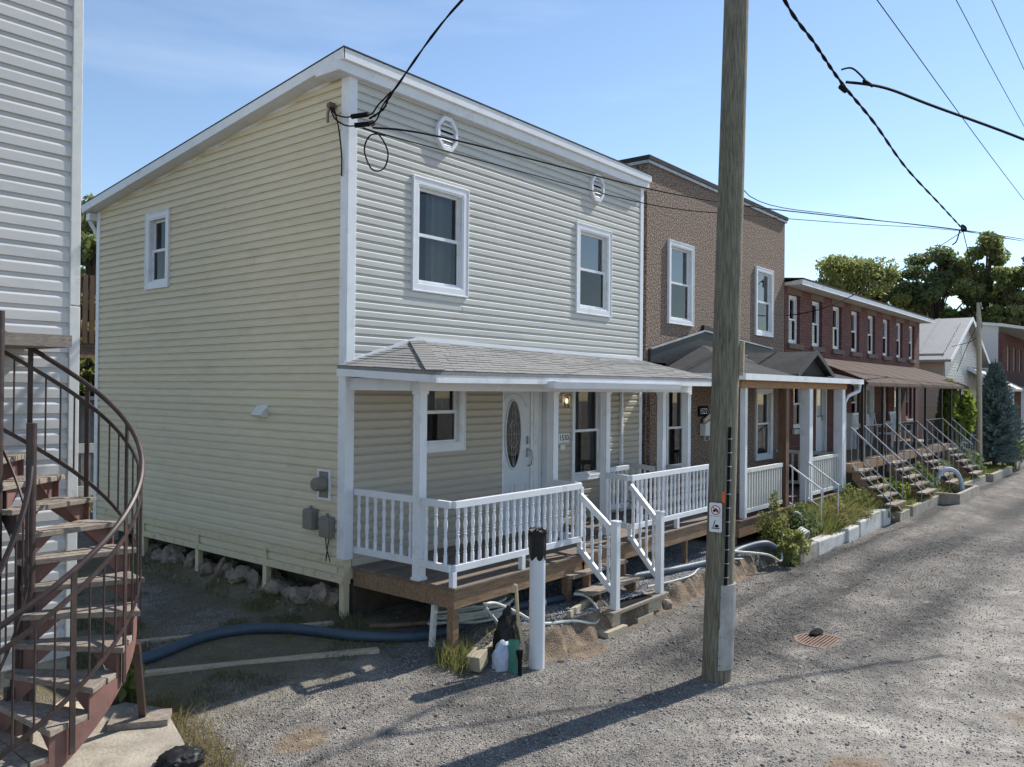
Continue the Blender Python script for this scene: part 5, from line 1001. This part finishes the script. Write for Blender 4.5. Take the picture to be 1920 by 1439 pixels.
# ------------------------------------------------------------ vegetation
def bush(nm,label,c,rad,n,size,m,seed,cat='shrub',group=None,stems=12):
    t=thing(nm,label,cat,(c[0],c[1],g(c[0],c[1])),group); r=np.random.default_rng(seed); mb=MB()
    for k in range(9): o=r.normal(size=3)*np.array(rad)*.45; leaves(mb,(c[0]+o[0],c[1]+o[1],c[2]+o[2]),np.array(rad)*r.uniform(.4,.65),n//9,size,seed+k,shell=.2)
    mb.build('foliage',MA[m],t); st_=MB()
    for k in range(stems): d=r.normal(size=2)*np.array(rad[:2])*.7; st_.tube([(c[0]+d[0]*.2,c[1]+d[1]*.2,g(c[0],c[1])-.05),(c[0]+d[0],c[1]+d[1],c[2]+rad[2]*r.uniform(-.3,.8))],[.008,.004],4)
    st_.build('stems',MA['weed'],t); return t
bush('weed_bush','bushy dark green weed at the porch corner near the hose loop',(8.75,-2.1,.25),(.5,.28,.42),2600,.035,'leafB',30); bush('weed_bush','tall pale green weed beside the upright hose coil',(7.85,-2.05,.35),(.35,.25,.5),1500,.03,'weed',41); bush('weed_bush','leafy weed in front of the blue hose bend',(7.6,-2.35,.05),(.35,.2,.28),1300,.035,'leafA',52)
bush('weed_bush','broad-leaved weed beside the first iron stair',(14.9,-2.2,.25),(.35,.25,.3),260,.09,'leafC',61); bush('weed_bush','dusty shrub between the iron stairs',(18.3,-2.1,.3),(.6,.35,.45),900,.05,'leafB',63); bush('weed_bush','leafy shrub before the last iron stair',(21.6,-2.0,.35),(.5,.35,.4),700,.05,'leafB',64); bush('vine_bush','bright yellow-green vine climbing the end of the iron porch',(25.4,-1.55,1.55),(1.3,.5,1.45),4600,.11,'leafC',65,'vine'); bush('weed_bush','shrub with white flowers at the foot of the vine',(25.0,-2.1,.5),(.6,.4,.5),900,.07,'leafB',66); bush('leafy_plant','leafy green plant under the curved staircase leg',(-2.8,-.5,.15),(.14,.14,.18),160,.06,'leafA',67,'plant'); bush('weed_bush','green shrubs at the right edge beyond the spruce',(31.5,-2.6,.5),(1.0,.6,.7),1500,.08,'leafA',68)
for k,(x,y,rx,h,mm,l) in enumerate(((11.6,-1.95,.45,.55,'weed','feathery pale weed clump nearest the stucco porch steps'),(12.6,-2.0,.5,.65,'weed','tall feathery weed clump at the stucco porch corner'),(13.6,-2.0,.5,.5,'weed','feathery weed clump before the first iron stair'),(10.9,-2.05,.4,.4,'drygrass','golden dry weed clump behind the white kerb'),(12.0,-2.2,.5,.35,'drygrass','golden dry weed clump at the middle of the white kerb'),(14.6,-2.0,.5,.4,'weed','low pale weed clump under the first iron stair'))):
    bush('weed_clump',l,(x,y,h*.45),(rx,.28,h*.6),1500,.03,mm,80+k*3,'weeds','weeds behind the white kerb')
def grass(nm,label,n,xr,yr,h0,h1,w,m,seed,pred=None,lean=.35,zf=gz):
    r=np.random.default_rng(seed); x=r.uniform(*xr,n); y=r.uniform(*yr,n); 
    if pred is not None: k=pred(x,y,r); x,y=x[k],y[k]
    o=blades(MB(),x,y,h0,h1,w,seed,lean=lean,zf=zf).build(nm,MA[m]); stuff(o,label,'grass')
nz_=lambda x,y,s,t:noise2(x,y,s,o=21)>t
grass('driveway_moss','thin mossy grass on the shaded driveway',30000,(-3,.2),(-1.0,3.5),.015,.055,.007,'moss',1,lambda x,y,r:nz_(x,y,2.2,.1))
grass('wall_grass','green weeds along the stone foundation',3500,(-.45,.15),(-.2,5),.04,.14,.008,'moss',2,lambda x,y,r:(nz_(x,y,4,-.1))&(x+.45>r.random(len(x))*.5))
grass('corner_grass','green and yellow grass tuft at the porch corner post',650,(-.1,.5),(-1.95,-1.45),.08,.3,.009,'weed',3,lambda x,y,r:np.hypot(x-.15,y+1.7)<.32*r.random(len(x))**.4)
grass('dry_grass','dry straw-coloured grass beside the concrete slab',3200,(-3.0,-2.2),(-2.2,-.7),.05,.2,.007,'drygrass',4,lambda x,y,r:(np.abs((x+2.75)-.15*(y+1.5))<.3*r.random(len(x))),lean=.7)
grass('tall_weeds','tall pale weeds and grass between porches and kerb',16000,(9.2,15.2),(-2.3,-1.72),.15,.6,.022,'weed',5,lambda x,y,r:nz_(x,y,2,-.4)); grass('dry_weeds','dry golden weeds behind the white kerb',5000,(9.2,13.8),(-2.32,-1.9),.1,.4,.02,'drygrass',6,lambda x,y,r:nz_(x,y,1.5,-.1))
grass('pipe_grass','sparse grass around the porch hoses',500,(.4,2.6),(-2.05,-1.5),.05,.18,.007,'weed',8,lambda x,y,r:nz_(x,y,5,.2)); grass('rear_lawn','green lawn behind the houses',6000,(-1,6),(8,16),.05,.15,.03,'lawn',9)
# trees
def tree(label,base,h,rad,m,seed,n=20000,ls=.15,group='trees beyond the houses',trunk=.28,nm='broadleaf_tree'):
    t=thing(nm,label,'tree',base,group); r=np.random.default_rng(seed); bx,by,bz=base
    tr=MB(); tr.tube([(bx,by,bz-.3),(bx+.1,by,bz+h*.25),(bx-.1,by+.1,bz+h*.5),(bx,by,bz+h*.8)],[trunk,trunk*.8,trunk*.5,trunk*.15],8)
    cl=[]; cr=MB(); K=64
    for k in range(K):
        a=r.uniform(0,6.28); zz=r.uniform(.32,.97); env=math.sin(min(1,(zz-.2)/.8)*math.pi)**.6; q=rad*env*r.uniform(.25,.95)
        c=(bx+q*math.cos(a),by+q*math.sin(a),bz+h*zz); cl.append(c); s=rad*r.uniform(.12,.28); leaves(cr,c,(s,s,s*.65),n//K,ls,seed*50+k,shell=.15)
        z0=bz+h*max(.22,zz-.3); tr.tube([(bx,by,z0),((bx+c[0])/2,(by+c[1])/2,(z0+c[2])/2+.3),c],[trunk*.3,trunk*.2,.02],5)
    cr.build('crown',MA[m],t); tr.build('trunk',MA['bark'],t); return t
tree('wide green tree above the brick row roof, leftmost of the far trees',(56,11,0),12.4,5.6,'leafA',1,26000); tree('dark green tree above the pale tin gable',(60,6.3,0),13.4,4.2,'leafB',2); tree('tall autumn-tinged tree just behind the far wire junction',(61,3.2,0),14.6,3.4,'leafO',3); tree('tall thin tree at the right edge of the sky',(62,-.3,0),14.4,2.6,'leafO',4,9000); tree('low dark tree between the larger far trees',(66,8.5,0),10.5,4.5,'leafB',5); tree('sparse autumn tree by the right edge behind the balcony house',(60,1.2,0),11.5,2.3,'leafO',6,7000)
tree('leafy tree seen in the gap beside the cream house',(5.9,19.5,0),8.7,2.6,'leafO',8,6500,.16); tree('dark tree low in the gap behind the wooden balcony',(7.8,24,0),6.5,3.0,'leafB',9,4500,.2)
sp=thing('blue_spruce','dense blue-green spruce tree beside the thin pale pole','spruce',(29.2,-2.2,-.1)); mb=MB(); r=np.random.default_rng(9); tr=MB(); tr.tube([(29.2,-2.2,-.2),(29.2,-2.2,4.0)],[.1,.015],7); tr.build('trunk',MA['bark'],sp)
for k in range(420):
    t=(k/420)**.85; z=.15+3.6*t; L=(1.35*(1-t)**.9+.06)*r.uniform(.7,1.12); a=k*2.399+r.normal()*.2; d=np.array([math.cos(a),math.sin(a),.1+.35*t]); sd=np.array([-math.sin(a),math.cos(a),0])
    for j in range(11):
        s=(j+.5)/11; p=np.array([29.2,-2.2,z])+d*L*s+np.array([0,0,-.16*L*s*(1-s)*2]); w=.14*(1-s*.7)+.03
        for sg in (-1,1,0):
            q=p+sd*sg*w*1.1+d*w*.9+np.array([0,0,r.normal()*.05+(.08 if sg==0 else 0)]); n_=np.array([0,0,.028])
            b=len(mb.v); mb.v+=[tuple(p-d*.02),tuple((p+q)/2+n_+d*.02),tuple(q),tuple((p+q)/2-n_-d*.02)]; mb.f.append((b,b+1,b+2,b+3))
mb.build('needles',MA['spruce'],sp)
# ------------------------------------------------------------ gap behind the left driveway
WB=thing('wooden_balcony','raised brown wooden slat balcony seen in the gap','balcony',(2,12.5,0)); mb=MB(); mb.box(.3,3.6,11.5,13.5,3.5,3.62); mb.box(.3,3.6,11.45,11.5,3.3,3.62); mb.build('floor',MA['rim'],WB)
for k in range(22): x=.35+k*.15; MB().box(x,x+.1,11.4,11.44,3.62,5.15).build('slat',MA['brownpost'],WB)
MB().box(.3,3.6,11.44,11.5,5.0,5.1).build('top_rail',MA['brownpost'],WB)
for x in (.5,3.4): MB().box(x-.07,x+.07,11.5,11.64,-.1,3.3).build('post',MA['brownpost'],WB)
GS=thing('grey_shed','grey corrugated shed behind the driveway','shed',(2.2,15,0)); mb=MB(); mb.box(-1,6,15,18,-.1,2.2); mb.build('wall',MA['galv'],GS); mb=MB(); mb.prism([(14.7,2.2),(18.3,2.5),(18.3,2.6),(14.7,2.3)],'x',-1.2,6.2); mb.build('roof',MA['roofdark'],GS)
for k in range(40): MB().box(-1+k*.175,-.93+k*.175,14.97,15,-.05,2.15).build('rib',MA['galv'],GS)
WF=thing('white_fence','white rail fence behind the driveway','fence',(1.5,10.5,0))
for z in (.35,1.25): MB().box(-.6,4,10.5,10.54,z,z+.2).build('rail',MA['oldwhite'],WF)
for x in (-.5,1.2,2.9): MB().box(x-.06,x+.06,10.54,10.64,-.1,1.5).build('post',MA['oldwhite'],WF)
tree('broad dark tree filling the gap behind the grey shed',(9.0,27,0),7.0,4.0,'leafB',12,16000,.14); tree('low leafy tree in the gap above the white fence',(4.6,17.2,0),4.4,2.0,'leafA',13,9000,.12)
tree('dark hedge-like tree low in the gap under the wooden balcony',(5.6,18.9,0),3.8,2.2,'leafB',14,9000,.1)
grass('stair_weeds','scruffy green weeds under and between the iron stairs',9000,(14.4,25),(-2.5,-1.75),.1,.45,.025,'weed',15,lambda x,y,r:nz_(x,y,1.2,-.2))
for k,(x,y,rx,h,mm,l) in enumerate(((15.6,-2.1,.5,.5,'leafA','leafy weed clump between the first and second iron stairs'),(18.8,-2.0,.5,.5,'weed','pale weed clump between the second and third iron stairs'),(9.5,-1.95,.4,.45,'weed','pale feathery weed clump beside the stucco porch handrail'))):
    bush('weed_clump',l,(x,y,h*.45),(rx,.28,h*.6),1200,.04,mm,120+k*3,'weeds','weeds behind the white kerb')
